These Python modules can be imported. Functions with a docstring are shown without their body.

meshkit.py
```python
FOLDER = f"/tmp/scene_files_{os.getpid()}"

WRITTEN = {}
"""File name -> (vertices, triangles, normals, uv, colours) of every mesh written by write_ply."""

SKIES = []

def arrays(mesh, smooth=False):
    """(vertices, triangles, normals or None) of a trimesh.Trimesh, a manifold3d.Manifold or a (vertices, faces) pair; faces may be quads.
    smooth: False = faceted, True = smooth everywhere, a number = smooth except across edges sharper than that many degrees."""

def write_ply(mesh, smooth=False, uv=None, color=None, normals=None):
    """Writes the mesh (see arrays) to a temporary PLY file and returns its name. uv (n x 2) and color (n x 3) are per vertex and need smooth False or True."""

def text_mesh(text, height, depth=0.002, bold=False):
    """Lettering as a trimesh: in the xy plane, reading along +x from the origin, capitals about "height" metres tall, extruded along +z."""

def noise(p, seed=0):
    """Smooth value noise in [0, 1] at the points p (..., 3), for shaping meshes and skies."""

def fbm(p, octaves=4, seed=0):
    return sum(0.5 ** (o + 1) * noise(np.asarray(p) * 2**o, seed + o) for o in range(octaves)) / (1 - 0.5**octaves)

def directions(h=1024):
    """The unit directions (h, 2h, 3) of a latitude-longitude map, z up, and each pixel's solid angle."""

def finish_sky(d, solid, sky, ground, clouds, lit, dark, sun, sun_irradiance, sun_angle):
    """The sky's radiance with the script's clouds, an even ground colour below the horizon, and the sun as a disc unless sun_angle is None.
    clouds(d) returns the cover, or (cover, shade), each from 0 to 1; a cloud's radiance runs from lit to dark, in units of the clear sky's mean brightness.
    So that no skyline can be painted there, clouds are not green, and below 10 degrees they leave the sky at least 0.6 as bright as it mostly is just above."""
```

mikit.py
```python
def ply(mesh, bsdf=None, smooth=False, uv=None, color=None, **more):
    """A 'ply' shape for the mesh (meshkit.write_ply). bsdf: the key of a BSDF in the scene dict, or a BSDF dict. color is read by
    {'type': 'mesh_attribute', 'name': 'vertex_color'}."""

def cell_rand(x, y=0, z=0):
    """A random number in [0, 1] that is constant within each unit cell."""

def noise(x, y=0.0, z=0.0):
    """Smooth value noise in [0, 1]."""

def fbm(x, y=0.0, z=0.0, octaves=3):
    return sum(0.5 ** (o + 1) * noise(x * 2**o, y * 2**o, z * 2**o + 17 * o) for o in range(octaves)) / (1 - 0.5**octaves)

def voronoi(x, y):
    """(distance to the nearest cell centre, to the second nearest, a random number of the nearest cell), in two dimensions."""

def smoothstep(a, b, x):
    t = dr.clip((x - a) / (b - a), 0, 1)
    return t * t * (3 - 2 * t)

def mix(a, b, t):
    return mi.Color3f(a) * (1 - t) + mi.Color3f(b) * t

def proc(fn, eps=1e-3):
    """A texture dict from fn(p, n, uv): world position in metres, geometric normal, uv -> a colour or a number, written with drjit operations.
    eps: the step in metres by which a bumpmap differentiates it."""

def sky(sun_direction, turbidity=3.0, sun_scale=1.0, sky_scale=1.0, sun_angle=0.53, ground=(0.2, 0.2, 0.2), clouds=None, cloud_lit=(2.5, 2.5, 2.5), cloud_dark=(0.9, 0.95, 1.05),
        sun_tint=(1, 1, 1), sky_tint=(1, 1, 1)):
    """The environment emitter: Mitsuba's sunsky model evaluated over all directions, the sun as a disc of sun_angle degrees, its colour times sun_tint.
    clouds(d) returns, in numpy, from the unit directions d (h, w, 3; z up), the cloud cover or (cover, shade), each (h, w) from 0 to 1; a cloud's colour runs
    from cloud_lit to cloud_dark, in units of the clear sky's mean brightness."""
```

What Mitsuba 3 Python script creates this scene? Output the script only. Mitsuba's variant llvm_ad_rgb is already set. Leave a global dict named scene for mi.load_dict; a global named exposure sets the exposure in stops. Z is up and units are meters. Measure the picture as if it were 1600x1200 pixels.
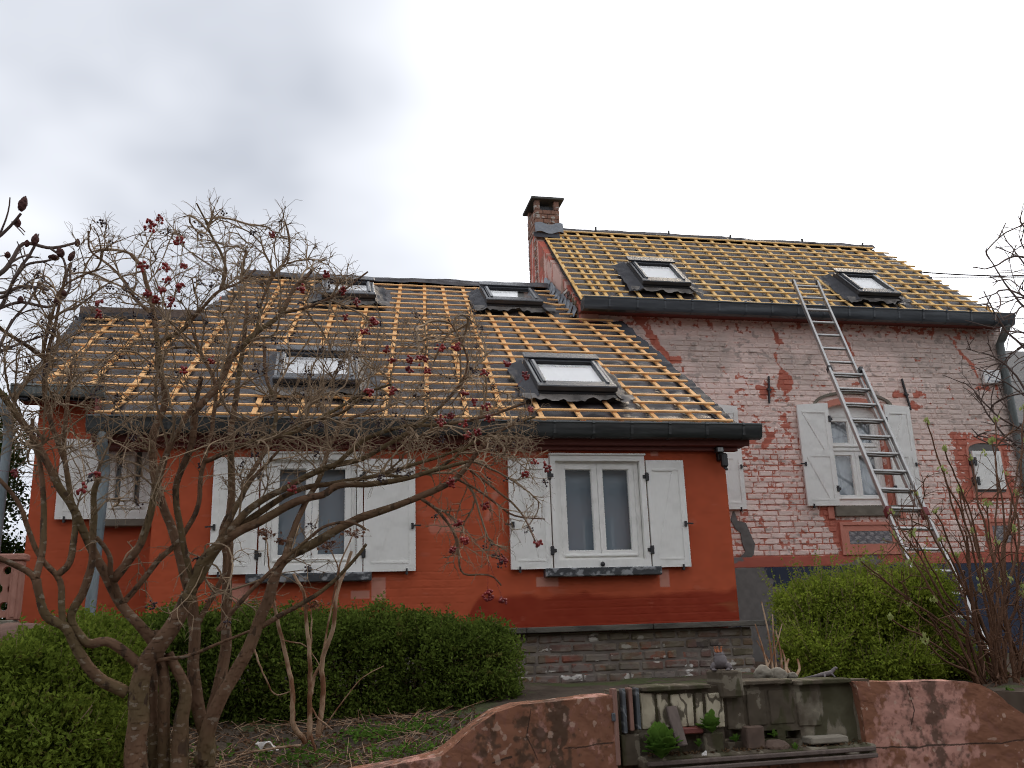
import math, random, numpy as np, trimesh, drjit as dr, mitsuba as mi, mikit, meshkit
from mikit import noise, fbm, voronoi, cell_rand, smoothstep, mix, proc
from shapely.geometry import Polygon, box as sbox
from shapely.ops import unary_union
from scipy.spatial import cKDTree

T = mi.ScalarTransform4f
rng = np.random.default_rng(7)
random.seed(7)
scene, labels = {'type': 'scene'}, {}

# ------------------------------------------------------------------ camera, sky, exposure
EYE = np.array([0.0, 0.0, 1.6])
FWD = np.array([0.20034683, 0.94406935, 0.26190496])
UP = np.array([-0.02092434, -0.26314083, 0.96453049])
RIGHT = np.array([0.97950157, -0.19872082, -0.0329654])
FOCAL = 1450.2                                   # in pixels of a 1600 px wide picture
exposure = 2.5
scene['camera'] = {'type': 'perspective', 'fov_axis': 'x', 'fov': math.degrees(2 * math.atan(800 / FOCAL)),
                   'near_clip': 0.05, 'far_clip': 2000.0,
                   'to_world': T().look_at(origin=EYE.tolist(), target=(EYE + FWD).tolist(), up=UP.tolist())}


def clouds(d):
    """An overcast sky: thin and bright where the sun stands behind it, grey banks elsewhere."""
    b = np.array([0.50, 0.66, 0.55]); b /= np.linalg.norm(b)
    q = d / (np.abs(d[..., 2:]) + 0.35)
    n = meshkit.fbm(q * 1.5 + np.array([3.1, 7.7, 0.4]), 5, 3)
    m = meshkit.fbm(q * 4.5 + np.array([1.3, 2.2, 5.4]), 4, 9)
    ang = np.degrees(np.arccos(np.clip(d @ b, -1, 1)))
    glow = 1 / (1 + np.exp((ang - 21 + 22 * (n - 0.5)) / 4.0))
    back = 1 / (1 + np.exp((d[..., 1] + 0.05) / 0.2))
    shade = 0.76 + 0.85 * (n - 0.5) + 0.40 * (m - 0.5)
    shade = shade * (1 - 0.22 * back)
    return np.ones_like(n), np.clip(shade * (1 - glow), 0, 1)


scene['sky'] = mikit.sky((0.50, 0.66, 0.75), turbidity=3, sun_scale=0.10, sun_angle=14, clouds=clouds,
                         cloud_lit=(4.0, 4.02, 4.1), cloud_dark=(0.98, 1.07, 1.25), ground=(0.12, 0.12, 0.11))


# ------------------------------------------------------------------ helpers
def at(px, py, y):
    """Where the line of sight through a pixel of the 1600 x 1200 picture meets the upright plane at depth y."""
    v = FWD + RIGHT * (px - 800) / FOCAL - UP * (py - 600) / FOCAL
    return EYE + v * (y / v[1])


def pix(p):
    q = np.asarray(p, float) - EYE
    z = q @ FWD
    return np.stack([800 + FOCAL * (q @ RIGHT) / z, 600 - FOCAL * (q @ UP) / z], -1)


def add(key, mesh, bsdf, smooth=False, label=None, cat=None, group=None, kind=None, **kw):
    base, n = key, 0
    while key in scene:
        n += 1
        key = f'{base}_{n:03d}'
    if isinstance(mesh, list):
        mesh = trimesh.util.concatenate(mesh)
    scene[key] = mikit.ply(mesh, bsdf, smooth=smooth, **kw)
    e = {k: v for k, v in (('label', label), ('category', cat), ('group', group), ('kind', kind)) if v}
    if e:
        labels[key] = e
    return key


_used = set()


def thing(name, label, cat, group=None):
    key, n = name, 0
    while key in _used or key in scene:
        n += 1
        key = f'{name}_{n:03d}'
    _used.add(key)
    labels[key] = {'label': label, 'category': cat}
    if group:
        labels[key]['group'] = group
    return key


_subs = {}


def sub(root, name, label=None):
    """The numbered key of a part that only has sub-parts."""
    b = f'{root}__{name}'
    n = _subs.get(b, -1) + 1
    _subs[b] = n
    k = b if n == 0 else f'{b}_{n:03d}'
    if label:
        labels[k] = {'label': label}
    return k


def hull(pts):
    m = trimesh.Trimesh(pts, process=False).convex_hull if False else trimesh.convex.convex_hull(np.asarray(pts))
    return m


_BV = np.array([[sx, sy, sz] for sx in (-1, 1) for sy in (-1, 1) for sz in (-1, 1)], float)
_unit = {}


def box(x0, x1, y0, y1, z0, z1, b=0.0):
    """A box, its edges chamfered by b."""
    c = np.array([(x0 + x1) / 2, (y0 + y1) / 2, (z0 + z1) / 2]); h = np.array([abs(x1 - x0), abs(y1 - y0), abs(z1 - z0)]) / 2
    if b <= 0:
        m = trimesh.creation.box(extents=2 * h); m.apply_translation(c); return m
    if 'f' not in _unit:
        pts = []
        for s in _BV:
            for k in range(3):
                p = s * (1 - 0.1); p[k] = s[k]
                pts.append(p)
        m = trimesh.convex.convex_hull(np.array(pts))
        v = m.vertices
        _unit['s'] = np.sign(v); _unit['full'] = np.abs(np.abs(v) - 1) < 1e-6; _unit['f'] = m.faces.copy()
    b = min(b, 0.45 * h.min())
    v = _unit['s'] * np.where(_unit['full'], h, h - b) + c
    return trimesh.Trimesh(v, _unit['f'], process=False)


def beam(p0, p1, w, t, up=(0, 0, 1), b=0.002):
    """A straight bar of section w (sideways) x t (along up) from p0 to p1."""
    p0, p1 = np.asarray(p0, float), np.asarray(p1, float)
    L = np.linalg.norm(p1 - p0); d = (p1 - p0) / L
    s = np.cross(d, up); s /= np.linalg.norm(s); u = np.cross(s, d)
    m = box(-L / 2, L / 2, -w / 2, w / 2, -t / 2, t / 2, b)
    M = np.eye(4); M[:3, 0], M[:3, 1], M[:3, 2], M[:3, 3] = d, -s, u, (p0 + p1) / 2
    if np.linalg.det(M[:3, :3]) < 0:
        M[:3, 1] = s
    m.apply_transform(M)
    return m


def prism_xz(poly, y0, y1):
    """A polygon in (x, z) as a solid from y0 (front) to y1 (back)."""
    ms = []
    for g in getattr(poly, 'geoms', [poly]):
        m = trimesh.creation.extrude_polygon(g, y1 - y0, engine='earcut')
        v = m.vertices.copy(); m.vertices = np.stack([v[:, 0], y1 - v[:, 2], v[:, 1]], -1)
        ms.append(m)
    return trimesh.util.concatenate(ms)


def prism_yz(poly, x0, x1):
    m = trimesh.creation.extrude_polygon(poly, x1 - x0, engine='earcut')
    v = m.vertices.copy(); m.vertices = np.stack([x0 + v[:, 2], v[:, 0], v[:, 1]], -1)
    return m


def tube(pts, rad, sides=6, cap=True):
    p = np.asarray(pts, float); n = len(p)
    r = np.broadcast_to(np.asarray(rad, float), (n,))
    t = np.gradient(p, axis=0); t /= np.linalg.norm(t, axis=1, keepdims=True) + 1e-12
    a = np.zeros_like(t)
    ref = np.array([0, 0, 1.0]) if abs(t[0, 2]) < 0.9 else np.array([1.0, 0, 0])
    a0 = np.cross(t[0], ref); a0 /= np.linalg.norm(a0)
    for i in range(n):
        a0 = a0 - t[i] * (a0 @ t[i]); a0 /= np.linalg.norm(a0) + 1e-12; a[i] = a0
    b = np.cross(t, a); ang = np.arange(sides) * 2 * np.pi / sides
    v = p[:, None] + r[:, None, None] * (np.cos(ang)[None, :, None] * a[:, None] + np.sin(ang)[None, :, None] * b[:, None])
    v = v.reshape(-1, 3)
    i, j = np.meshgrid(np.arange(n - 1), np.arange(sides), indexing='ij'); k = (j + 1) % sides
    q = np.stack([i * sides + j, i * sides + k, (i + 1) * sides + k, (i + 1) * sides + j], -1).reshape(-1, 4)
    f = np.vstack([q[:, [0, 1, 2]], q[:, [0, 2, 3]]])
    if cap:
        c0, c1 = len(v), len(v) + 1
        v = np.vstack([v, p[:1], p[-1:]])
        e = np.arange(sides); e2 = (e + 1) % sides
        f = np.vstack([f, np.stack([e2, e, np.full(sides, c0)], -1), np.stack([(n - 1) * sides + e, (n - 1) * sides + e2, np.full(sides, c1)], -1)])
    return trimesh.Trimesh(v, f, process=False)


def segs(p0, p1, r0, r1, sides=4):
    """Many straight tapered twigs at once."""
    p0, p1 = np.asarray(p0, float), np.asarray(p1, float); n = len(p0)
    d = p1 - p0; d /= np.linalg.norm(d, axis=1, keepdims=True) + 1e-12
    ref = np.where(np.abs(d[:, 2:]) < 0.9, [0, 0, 1.0], [1.0, 0, 0])
    a = np.cross(d, ref); a /= np.linalg.norm(a, axis=1, keepdims=True) + 1e-12; b = np.cross(d, a)
    ang = np.arange(sides) * 2 * np.pi / sides
    ring = np.cos(ang)[None, :, None] * a[:, None] + np.sin(ang)[None, :, None] * b[:, None]
    v = np.concatenate([p0[:, None] + ring * np.reshape(r0, (-1, 1, 1)), p1[:, None] + ring * np.reshape(r1, (-1, 1, 1))], 1)
    j = np.arange(sides); k = (j + 1) % sides
    f1 = np.concatenate([np.stack([j, k, sides + k], -1), np.stack([j, sides + k, sides + j], -1)])
    f = (np.arange(n)[:, None, None] * 2 * sides + f1[None]).reshape(-1, 3)
    return trimesh.Trimesh(v.reshape(-1, 3), f, process=False)


def grid(fn, nu, nv, mask=None):
    """A sheet: fn(u, v) in [0, 1] -> points."""
    u, v = np.meshgrid(np.linspace(0, 1, nu), np.linspace(0, 1, nv), indexing='ij')
    P = np.stack(fn(u, v), -1)
    i, j = np.meshgrid(np.arange(nu - 1), np.arange(nv - 1), indexing='ij')
    if mask is not None:
        mm = mask(P); ok = mm[:-1, :-1] & mm[1:, :-1] & mm[1:, 1:] & mm[:-1, 1:]
        i, j = i[ok], j[ok]
    i, j = i.ravel(), j.ravel()
    q = np.stack([i * nv + j, (i + 1) * nv + j, (i + 1) * nv + j + 1, i * nv + j + 1], -1)
    return trimesh.Trimesh(P.reshape(-1, 3), np.vstack([q[:, [0, 1, 2]], q[:, [0, 2, 3]]]), process=False)


def smoothed(pts, n):
    """Catmull-Rom through the points, n samples."""
    p = np.asarray(pts, float)
    if len(p) < 3:
        return p[0] + (p[-1] - p[0]) * np.linspace(0, 1, n)[:, None]
    s = np.concatenate([[0], np.cumsum(np.linalg.norm(np.diff(p, axis=0), axis=1))])
    m = np.gradient(p, s, axis=0)
    t = np.linspace(0, s[-1], n); i = np.clip(np.searchsorted(s, t, side='right') - 1, 0, len(p) - 2)
    h = (s[i + 1] - s[i])[:, None]; u = ((t - s[i])[:, None]) / h
    return (2 * u**3 - 3 * u**2 + 1) * p[i] + (u**3 - 2 * u**2 + u) * h * m[i] + (-2 * u**3 + 3 * u**2) * p[i + 1] + (u**3 - u**2) * h * m[i + 1]


def leaves(c, d, size, width=0.5, fold=0.25, r=None):
    """Folded leaves: centres c, directions d, lengths size."""
    r = r or rng
    n = len(c); d = d / (np.linalg.norm(d, axis=1, keepdims=True) + 1e-9)
    s = np.cross(d, r.normal(size=(n, 3))); s /= np.linalg.norm(s, axis=1, keepdims=True) + 1e-9
    u = np.cross(s, d); L = np.reshape(size, (-1, 1))
    base = c - d * L * 0.5; tip = c + d * L * 0.5
    a = c + s * L * width / 2 + u * L * fold * 0.4; b = c - s * L * width / 2 + u * L * fold * 0.4
    v = np.stack([base, a, tip, b], 1).reshape(-1, 3)
    k = np.arange(n)[:, None] * 4
    f = np.concatenate([k + [0, 1, 2], k + [0, 2, 3]], 0)
    return trimesh.Trimesh(v, f, process=False)


# ------------------------------------------------------------------ materials
def mat(key, col, rough=0.7, bump=None, bscale=1.0, spec=0.5, **kw):
    c = {'type': 'rgb', 'value': list(col)} if isinstance(col, (tuple, list)) else proc(col)
    b = {'type': 'principled', 'base_color': c, 'roughness': rough if not callable(rough) else proc(rough), 'specular': spec, **kw}
    if bump is not None:
        b = {'type': 'bumpmap', 'arbitrary': proc(bump), 'scale': bscale, 'bsdf': b}
    scene[key] = {'type': 'twosided', 'bsdf': b}
    return key


def inbox(x, z, x0, x1, z0, z1, soft):
    """1 inside the rectangle, falling to 0 over soft outside it."""
    dx = dr.maximum(dr.maximum(x0 - x, x - x1), 0.0); dz = dr.maximum(dr.maximum(z0 - z, z - z1), 0.0)
    return dr.clip(1 - dr.sqrt(dx * dx + dz * dz) / soft, 0, 1)


def strokes(x, z, lines):
    """Largest of (width - distance) over brush strokes (x, z, half-width) -> > 0 inside."""
    best = mi.Float(-9)
    for ln in lines:
        for (x0, z0, w0), (x1, z1, w1) in zip(ln[:-1], ln[1:]):
            ex, ez = x1 - x0, z1 - z0; L2 = ex * ex + ez * ez + 1e-9
            t = dr.clip(((x - x0) * ex + (z - z0) * ez) / L2, 0, 1)
            d = dr.sqrt(dr.square(x - x0 - t * ex) + dr.square(z - z0 - t * ez))
            best = dr.maximum(best, (w0 + (w1 - w0) * t) - d)
    return best


def orange_paint(p, n, uv):
    x, z = p.x, p.z
    big = fbm(x * 1.1, z * 1.6, 2.0, 4); fine = fbm(x * 9, z * 9, p.y * 9, 3)
    c = mix((0.37, 0.064, 0.023), (0.45, 0.090, 0.037), big)
    c = c * (0.90 + 0.20 * fine)
    # freshly wetted coat along the foot of the wall: a stain with its own ragged edge
    edge = 1.97 + 0.16 * (fbm(x * 1.3, 0.5, 3.0, 3) - 0.5) + 0.05 * (fbm(x * 7, z * 3, 0, 2) - 0.5) - 0.45 * smoothstep(1.55, 1.2, x)
    wet = smoothstep(0.035, -0.035, z - edge) * (0.75 + 0.25 * fine)
    c = mix(c, (0.215, 0.020, 0.005), wet)
    ochre = smoothstep(0.56, 0.72, fbm(x * 1.7, z * 5, 8.0, 3)) * inbox(x, z, 3.2, 4.1, 1.66, 1.85, 0.15)
    c = mix(c, (0.26, 0.10, 0.035), ochre * 0.7)
    # bare filler round the corners of the windows
    fil = mi.Float(0)
    for (x0, x1, z0, z1) in ((2.09, 2.30, 2.06, 2.14), (3.36, 3.45, 2.03, 2.19), (2.07, 2.13, 3.36, 3.53), (3.36, 3.43, 3.36, 3.55), (-0.85, -0.62, 1.99, 2.14), (0.50, 0.62, 1.97, 2.17), (0.31, 0.47, 1.99, 2.05), (3.0, 3.36, 3.50, 3.56)):
        fil = dr.maximum(fil, inbox(x, z, x0, x1, z0, z1, 0.012))
    fil = fil * (0.55 + 0.3 * fine)
    sm = strokes(x, z, [[(1.08, 2.63, .05), (1.25, 2.66, .08), (1.34, 2.62, .04)], [(1.62, 2.72, .03), (1.70, 2.95, .035)], [(1.70, 2.35, .015), (1.72, 2.45, .02)]]) + 0.07 * (fbm(x * 9, z * 9, 1.0, 3) - 0.5)
    fil = dr.maximum(fil, smoothstep(-0.01, 0.03, sm) * 0.40)
    c = mix(c, (0.52, 0.27, 0.21), fil)
    scuff = smoothstep(0.72, 0.82, fbm(x * 4, z * 13, 4.0, 4)) * 0.16
    return mix(c, (0.50, 0.19, 0.13), scuff)


def plaster_bump(p, n, uv):
    zr = p.z / 0.074 + 0.25 * fbm(p.x * 3, p.z * 3, 0.0, 2); row = dr.floor(zr); fz = zr - row
    xb = p.x / 0.215 + 0.5 * (row - 2 * dr.floor(row / 2)); fx_ = xb - dr.floor(xb)
    joint = dr.minimum(smoothstep(0.0, 0.16, dr.minimum(fz, 1 - fz)), smoothstep(0.0, 0.06, dr.minimum(fx_, 1 - fx_)))
    return 0.0022 * joint * smoothstep(0.35, 0.65, fbm(p.x * 1.2, p.z * 1.2, 7.0, 3)) + 0.004 * fbm(p.x * 14, p.z * 22, p.y * 14, 3) + 0.0015 * fbm(p.x * 60, p.z * 60, p.y * 60, 2) + 0.006 * fbm(p.x * 2.4, p.z * 3.5, p.y, 2)


mat('m_orange', orange_paint, 0.68, plaster_bump, 1.0, spec=0.22)
mat('m_white', lambda p, n, uv: mix((0.74, 0.735, 0.70), (0.66, 0.655, 0.62), smoothstep(0.45, 0.8, fbm(p.x * 7, p.y * 7, p.z * 9, 4))) * (0.96 + 0.06 * noise(p.x * 90, p.y * 90, p.z * 25)), 0.42, spec=0.45)
mat('m_iron', (0.018, 0.018, 0.02), 0.45)
mat('m_blind', (0.205, 0.255, 0.295), 0.8)
mat('m_curtain', (0.36, 0.41, 0.44), 0.85)
scene['m_glass'] = {'type': 'thindielectric', 'int_ior': 1.6}
mat('m_roofblind', (0.34, 0.335, 0.32), 0.8)


def timber(p, n, uv):
    g = fbm(p.x * 3.0, p.y * 34, p.z * 34, 3)
    t = cell_rand(dr.floor(p.z * 6.3), dr.floor(p.y * 5.1), dr.floor(p.x * 0.7))
    c = mix((0.72, 0.385, 0.145), (0.84, 0.51, 0.235), t * 0.6 + g * 0.4)
    knot = smoothstep(0.74, 0.8, noise(p.x * 9, p.y * 30, p.z * 30))
    return mix(c, (0.36, 0.17, 0.06), knot * 0.6 + 0.35 * smoothstep(0.60, 0.75, fbm(p.x * 2, p.y * 9, p.z * 9, 3)))


def timber_yellow(p, n, uv):
    g = fbm(p.x * 3.0, p.y * 34, p.z * 34, 3)
    t = cell_rand(dr.floor(p.z * 6.3), dr.floor(p.y * 5.1), dr.floor(p.x * 0.7))
    c = mix((0.68, 0.415, 0.14), (0.80, 0.54, 0.23), t * 0.6 + g * 0.4)
    return mix(c, (0.34, 0.19, 0.05), 0.5 * smoothstep(0.60, 0.75, fbm(p.x * 2, p.y * 9, p.z * 9, 3)))


mat('m_timber', timber, 0.65, spec=0.3)
mat('m_timber_yellow', timber_yellow, 0.65, spec=0.3)
mat('m_membrane', lambda p, n, uv: mix((0.036, 0.031, 0.033), (0.082, 0.074, 0.078), smoothstep(0.4, 0.75, fbm(p.x * 6, p.y * 6, p.z * 6, 4))), lambda p, n, uv: 0.30 + 0.2 * noise(p.x * 4, p.y * 4, p.z * 4),
    lambda p, n, uv: 0.010 * fbm(p.x * 9, p.y * 7, p.z * 7, 3), 1.0, spec=0.5)
mat('m_flap', lambda p, n, uv: mix((0.022, 0.022, 0.026), (0.055, 0.055, 0.062), fbm(p.x * 9, p.y * 9, p.z * 9, 3)), 0.6, spec=0.25)
mat('m_apron', lambda p, n, uv: mix((0.075, 0.068, 0.062), (0.19, 0.172, 0.155), smoothstep(0.3, 0.7, fbm(p.x * 6, p.y * 6, p.z * 6, 4))), 0.6, lambda p, n, uv: 0.01 * fbm(p.x * 16, p.y * 16, p.z * 16, 3), 1.0)
mat('m_gutter', lambda p, n, uv: mix((0.022, 0.026, 0.027), (0.048, 0.054, 0.055), smoothstep(0.35, 0.7, fbm(p.x * 2.5, p.y * 12, p.z * 16, 4))), 0.36, spec=0.5)
mat('m_gutter_blue', lambda p, n, uv: mix((0.030, 0.036, 0.043), (0.058, 0.068, 0.078), smoothstep(0.35, 0.7, fbm(p.x * 2.5, p.y * 12, p.z * 16, 4))), 0.38, spec=0.5)
mat('m_zinc', lambda p, n, uv: mix((0.115, 0.15, 0.165), (0.19, 0.23, 0.25), smoothstep(0.3, 0.7, fbm(p.x * 8, p.y * 8, p.z * 3, 4))), 0.5, spec=0.5)
mat('m_pipe_green', lambda p, n, uv: mix((0.075, 0.09, 0.088), (0.13, 0.145, 0.14), smoothstep(0.3, 0.7, fbm(p.x * 8, p.y * 8, p.z * 3, 4))), 0.5, spec=0.5)
mat('m_black_alu', lambda p, n, uv: mix((0.020, 0.022, 0.026), (0.038, 0.040, 0.046), fbm(p.x * 5, p.y * 5, p.z * 5, 3)), 0.35, spec=0.55)
mat('m_grey_alu', lambda p, n, uv: mix((0.13, 0.135, 0.14), (0.22, 0.225, 0.23), fbm(p.x * 9, p.y * 9, p.z * 9, 3)), 0.36, metallic=0.3)
mat('m_fascia', lambda p, n, uv: mix((0.115, 0.028, 0.022), (0.18, 0.048, 0.038), fbm(p.x * 3, p.y * 14, p.z * 14, 3)), 0.6)
mat('m_bluestone', lambda p, n, uv: mix((0.045, 0.05, 0.055), (0.30, 0.31, 0.32), smoothstep(0.48, 0.66, fbm(p.x * 16, p.y * 9, p.z * 18, 4)) * 0.8), 0.32, lambda p, n, uv: 0.004 * fbm(p.x * 30, p.y * 30, p.z * 30, 3), 1.0)
mat('m_cap', lambda p, n, uv: mix((0.045, 0.040, 0.032), (0.10, 0.088, 0.07), smoothstep(0.35, 0.7, fbm(p.x * 4, p.y * 9, p.z * 12, 4))), 0.6, lambda p, n, uv: 0.005 * fbm(p.x * 20, p.y * 20, p.z * 20, 3), 1.0)


def old_brick(p, n, uv):
    x, z = p.x, p.z
    t = cell_rand(dr.floor(x / 0.235 + 0.5 * dr.floor(z / 0.094)), dr.floor(z / 0.094), 3)
    c = mix((0.125, 0.080, 0.068), (0.185, 0.100, 0.078), t)
    c = mix(c, (0.23, 0.085, 0.058), smoothstep(0.78, 0.9, t))
    c = mix(c, (0.075, 0.060, 0.056), smoothstep(0.22, 0.1, t))
    f = fbm(x * 12, z * 14, p.y * 12, 4); f2 = fbm(x * 9, z * 22, 5.0, 4)
    c = mix(c, (0.20, 0.165, 0.14), smoothstep(0.42, 0.70, f))
    c = mix(c, (0.195, 0.165, 0.145), smoothstep(0.52, 0.58, f2) * 0.85)
    c = mix(c, (0.66, 0.63, 0.58), smoothstep(0.68, 0.73, fbm(x * 6.5, z * 15, 6.0, 4)) * 0.8)
    moss = smoothstep(0.45, 0.68, fbm(x * 2.2, z * 3.2, 3.0, 4)) * 0.55
    return mix(c, (0.13, 0.11, 0.055), moss)


mat('m_old_brick', old_brick, 0.88, lambda p, n, uv: 0.006 * fbm(p.x * 26, p.y * 26, p.z * 26, 4), 1.0, spec=0.25)
mat('m_old_mortar', lambda p, n, uv: mix((0.12, 0.10, 0.085), (0.215, 0.185, 0.16), smoothstep(0.3, 0.7, fbm(p.x * 5, p.y * 5, p.z * 7, 4))), 0.92, lambda p, n, uv: 0.008 * fbm(p.x * 22, p.y * 22, p.z * 22, 4), 1.0, spec=0.2)


# the flaking pink coat of the taller house. Red repair strokes follow the cracks of its front.
def wall_xz(pts, y=11.6):
    out = []
    for (px_, py_, w) in pts:
        q = at(px_, py_, y); out.append((float(q[0]), float(q[2]), w))
    return out


CRACKS = [wall_xz(a) for a in (
    [(1200, 494, .07), (1207, 512, .03), (1214, 527, .05), (1219, 536, .04), (1211, 553, .045), (1214, 566, .02), (1222, 577, .05), (1225, 592, .13), (1226, 602, .12), (1225, 612, .03), (1224, 622, .02)],
    [(1186, 606, .05), (1193, 614, .09), (1204, 609, .06), (1212, 612, .02)],
    [(1315, 500, .035), (1315, 522, .06), (1327, 540, .025), (1331, 556, .05), (1337, 572, .045), (1345, 588, .055), (1351, 598, .05)],
    [(1351, 598, .03), (1330, 601, .015)],
    [(1463, 506, .02), (1483, 526, .025), (1501, 550, .035), (1520, 571, .05), (1527, 588, .02)],
    [(1397, 618, .035), (1404, 614, .06), (1412, 619, .02), (1428, 616, .05), (1446, 616, .02)], [(1428, 634, .07), (1436, 636, .065)], [(1446, 622, .02), (1446, 640, .012)],
    [(1512, 610, .02), (1530, 606, .05), (1546, 607, .045)], [(1557, 604, .03), (1560, 622, .02)],
    [(993, 490, .10), (1006, 510, .07), (1019, 526, .06), (1032, 546, .06), (1044, 561, .08), (1062, 563, .06)], [(1066, 575, .02), (1072, 588, .015)],
    [(1196, 668, .05), (1203, 682, .07), (1192, 697, .06)], [(1150, 655, .03), (1170, 665, .02)],
    [(1290, 800, .10), (1306, 822, .12), (1310, 850, .06)], [(1160, 835, .03), (1172, 862, .02)], [(1250, 845, .02), (1262, 876, .02)])]


def flake(p, extra):
    x, z = p.x, p.z
    f = fbm(x * 6.0, z * 9.0, p.y * 4, 4); g = fbm(x * 21, z * 26, 2.0, 3); w = fbm(x * 0.8, z * 1.1, 6.0, 3)
    c = mix((0.71, 0.525, 0.465), (0.80, 0.665, 0.60), f)
    low = smoothstep(4.55, 3.9, z)
    grey = smoothstep(0.40, 0.66, fbm(x * 1.5, z * 2.3, 9.0, 4)) * (0.30 + 0.55 * smoothstep(4.5, 5.2, z)) * smoothstep(5.75, 5.45, z)
    grey = dr.maximum(grey, 0.75 * smoothstep(7.9, 9.3, x + 0.8 * (w - 0.5)) * smoothstep(3.9, 4.5, z))
    c = mix(c, (0.47, 0.39, 0.345), dr.clip(grey + 0.25 * (g - 0.5), 0, 1) * 0.85)
    c = mix(c, (0.24, 0.21, 0.185), smoothstep(0.62, 0.76, fbm(x * 11, z * 15, 3.0, 4)) * 0.55)
    # brushed red where the pale coat has come away
    zone = dr.maximum(inbox(x, z, 8.95, 9.80, 3.25, 4.16, 0.10) * 0.30, inbox(x, z, 8.3, 10.1, 2.36, 3.2, 0.4) * 0.10)
    zone = dr.maximum(zone, inbox(x, z, 5.4, 6.9, 2.4, 3.0, 0.3) * 0.09)
    zone = dr.maximum(zone, inbox(x, z, 5.6, 6.4, 3.3, 4.8, 0.3) * 0.11)
    zone = dr.maximum(zone, inbox(x, z, 4.0, 10.1, 5.74, 6.0, 0.12) * 0.13)
    red = smoothstep(0.665, 0.735, f * 0.55 + g * 0.45 + zone + extra * (0.03 + 0.17 * low))
    row = dr.floor((z - 2.515) / 0.0765)
    k = strokes(x, z, CRACKS) * 1.0 - 0.012 + 0.045 * (g - 0.5) + 0.03 * (f - 0.5) + 0.055 * (cell_rand(dr.floor(x / 0.107 + 0.5 * row), row, 5) - 0.5)
    red = dr.maximum(red, smoothstep(-0.006, 0.012, k))
    return mix(c, mix((0.40, 0.095, 0.055), (0.49, 0.14, 0.09), g), red * 0.92)


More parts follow.
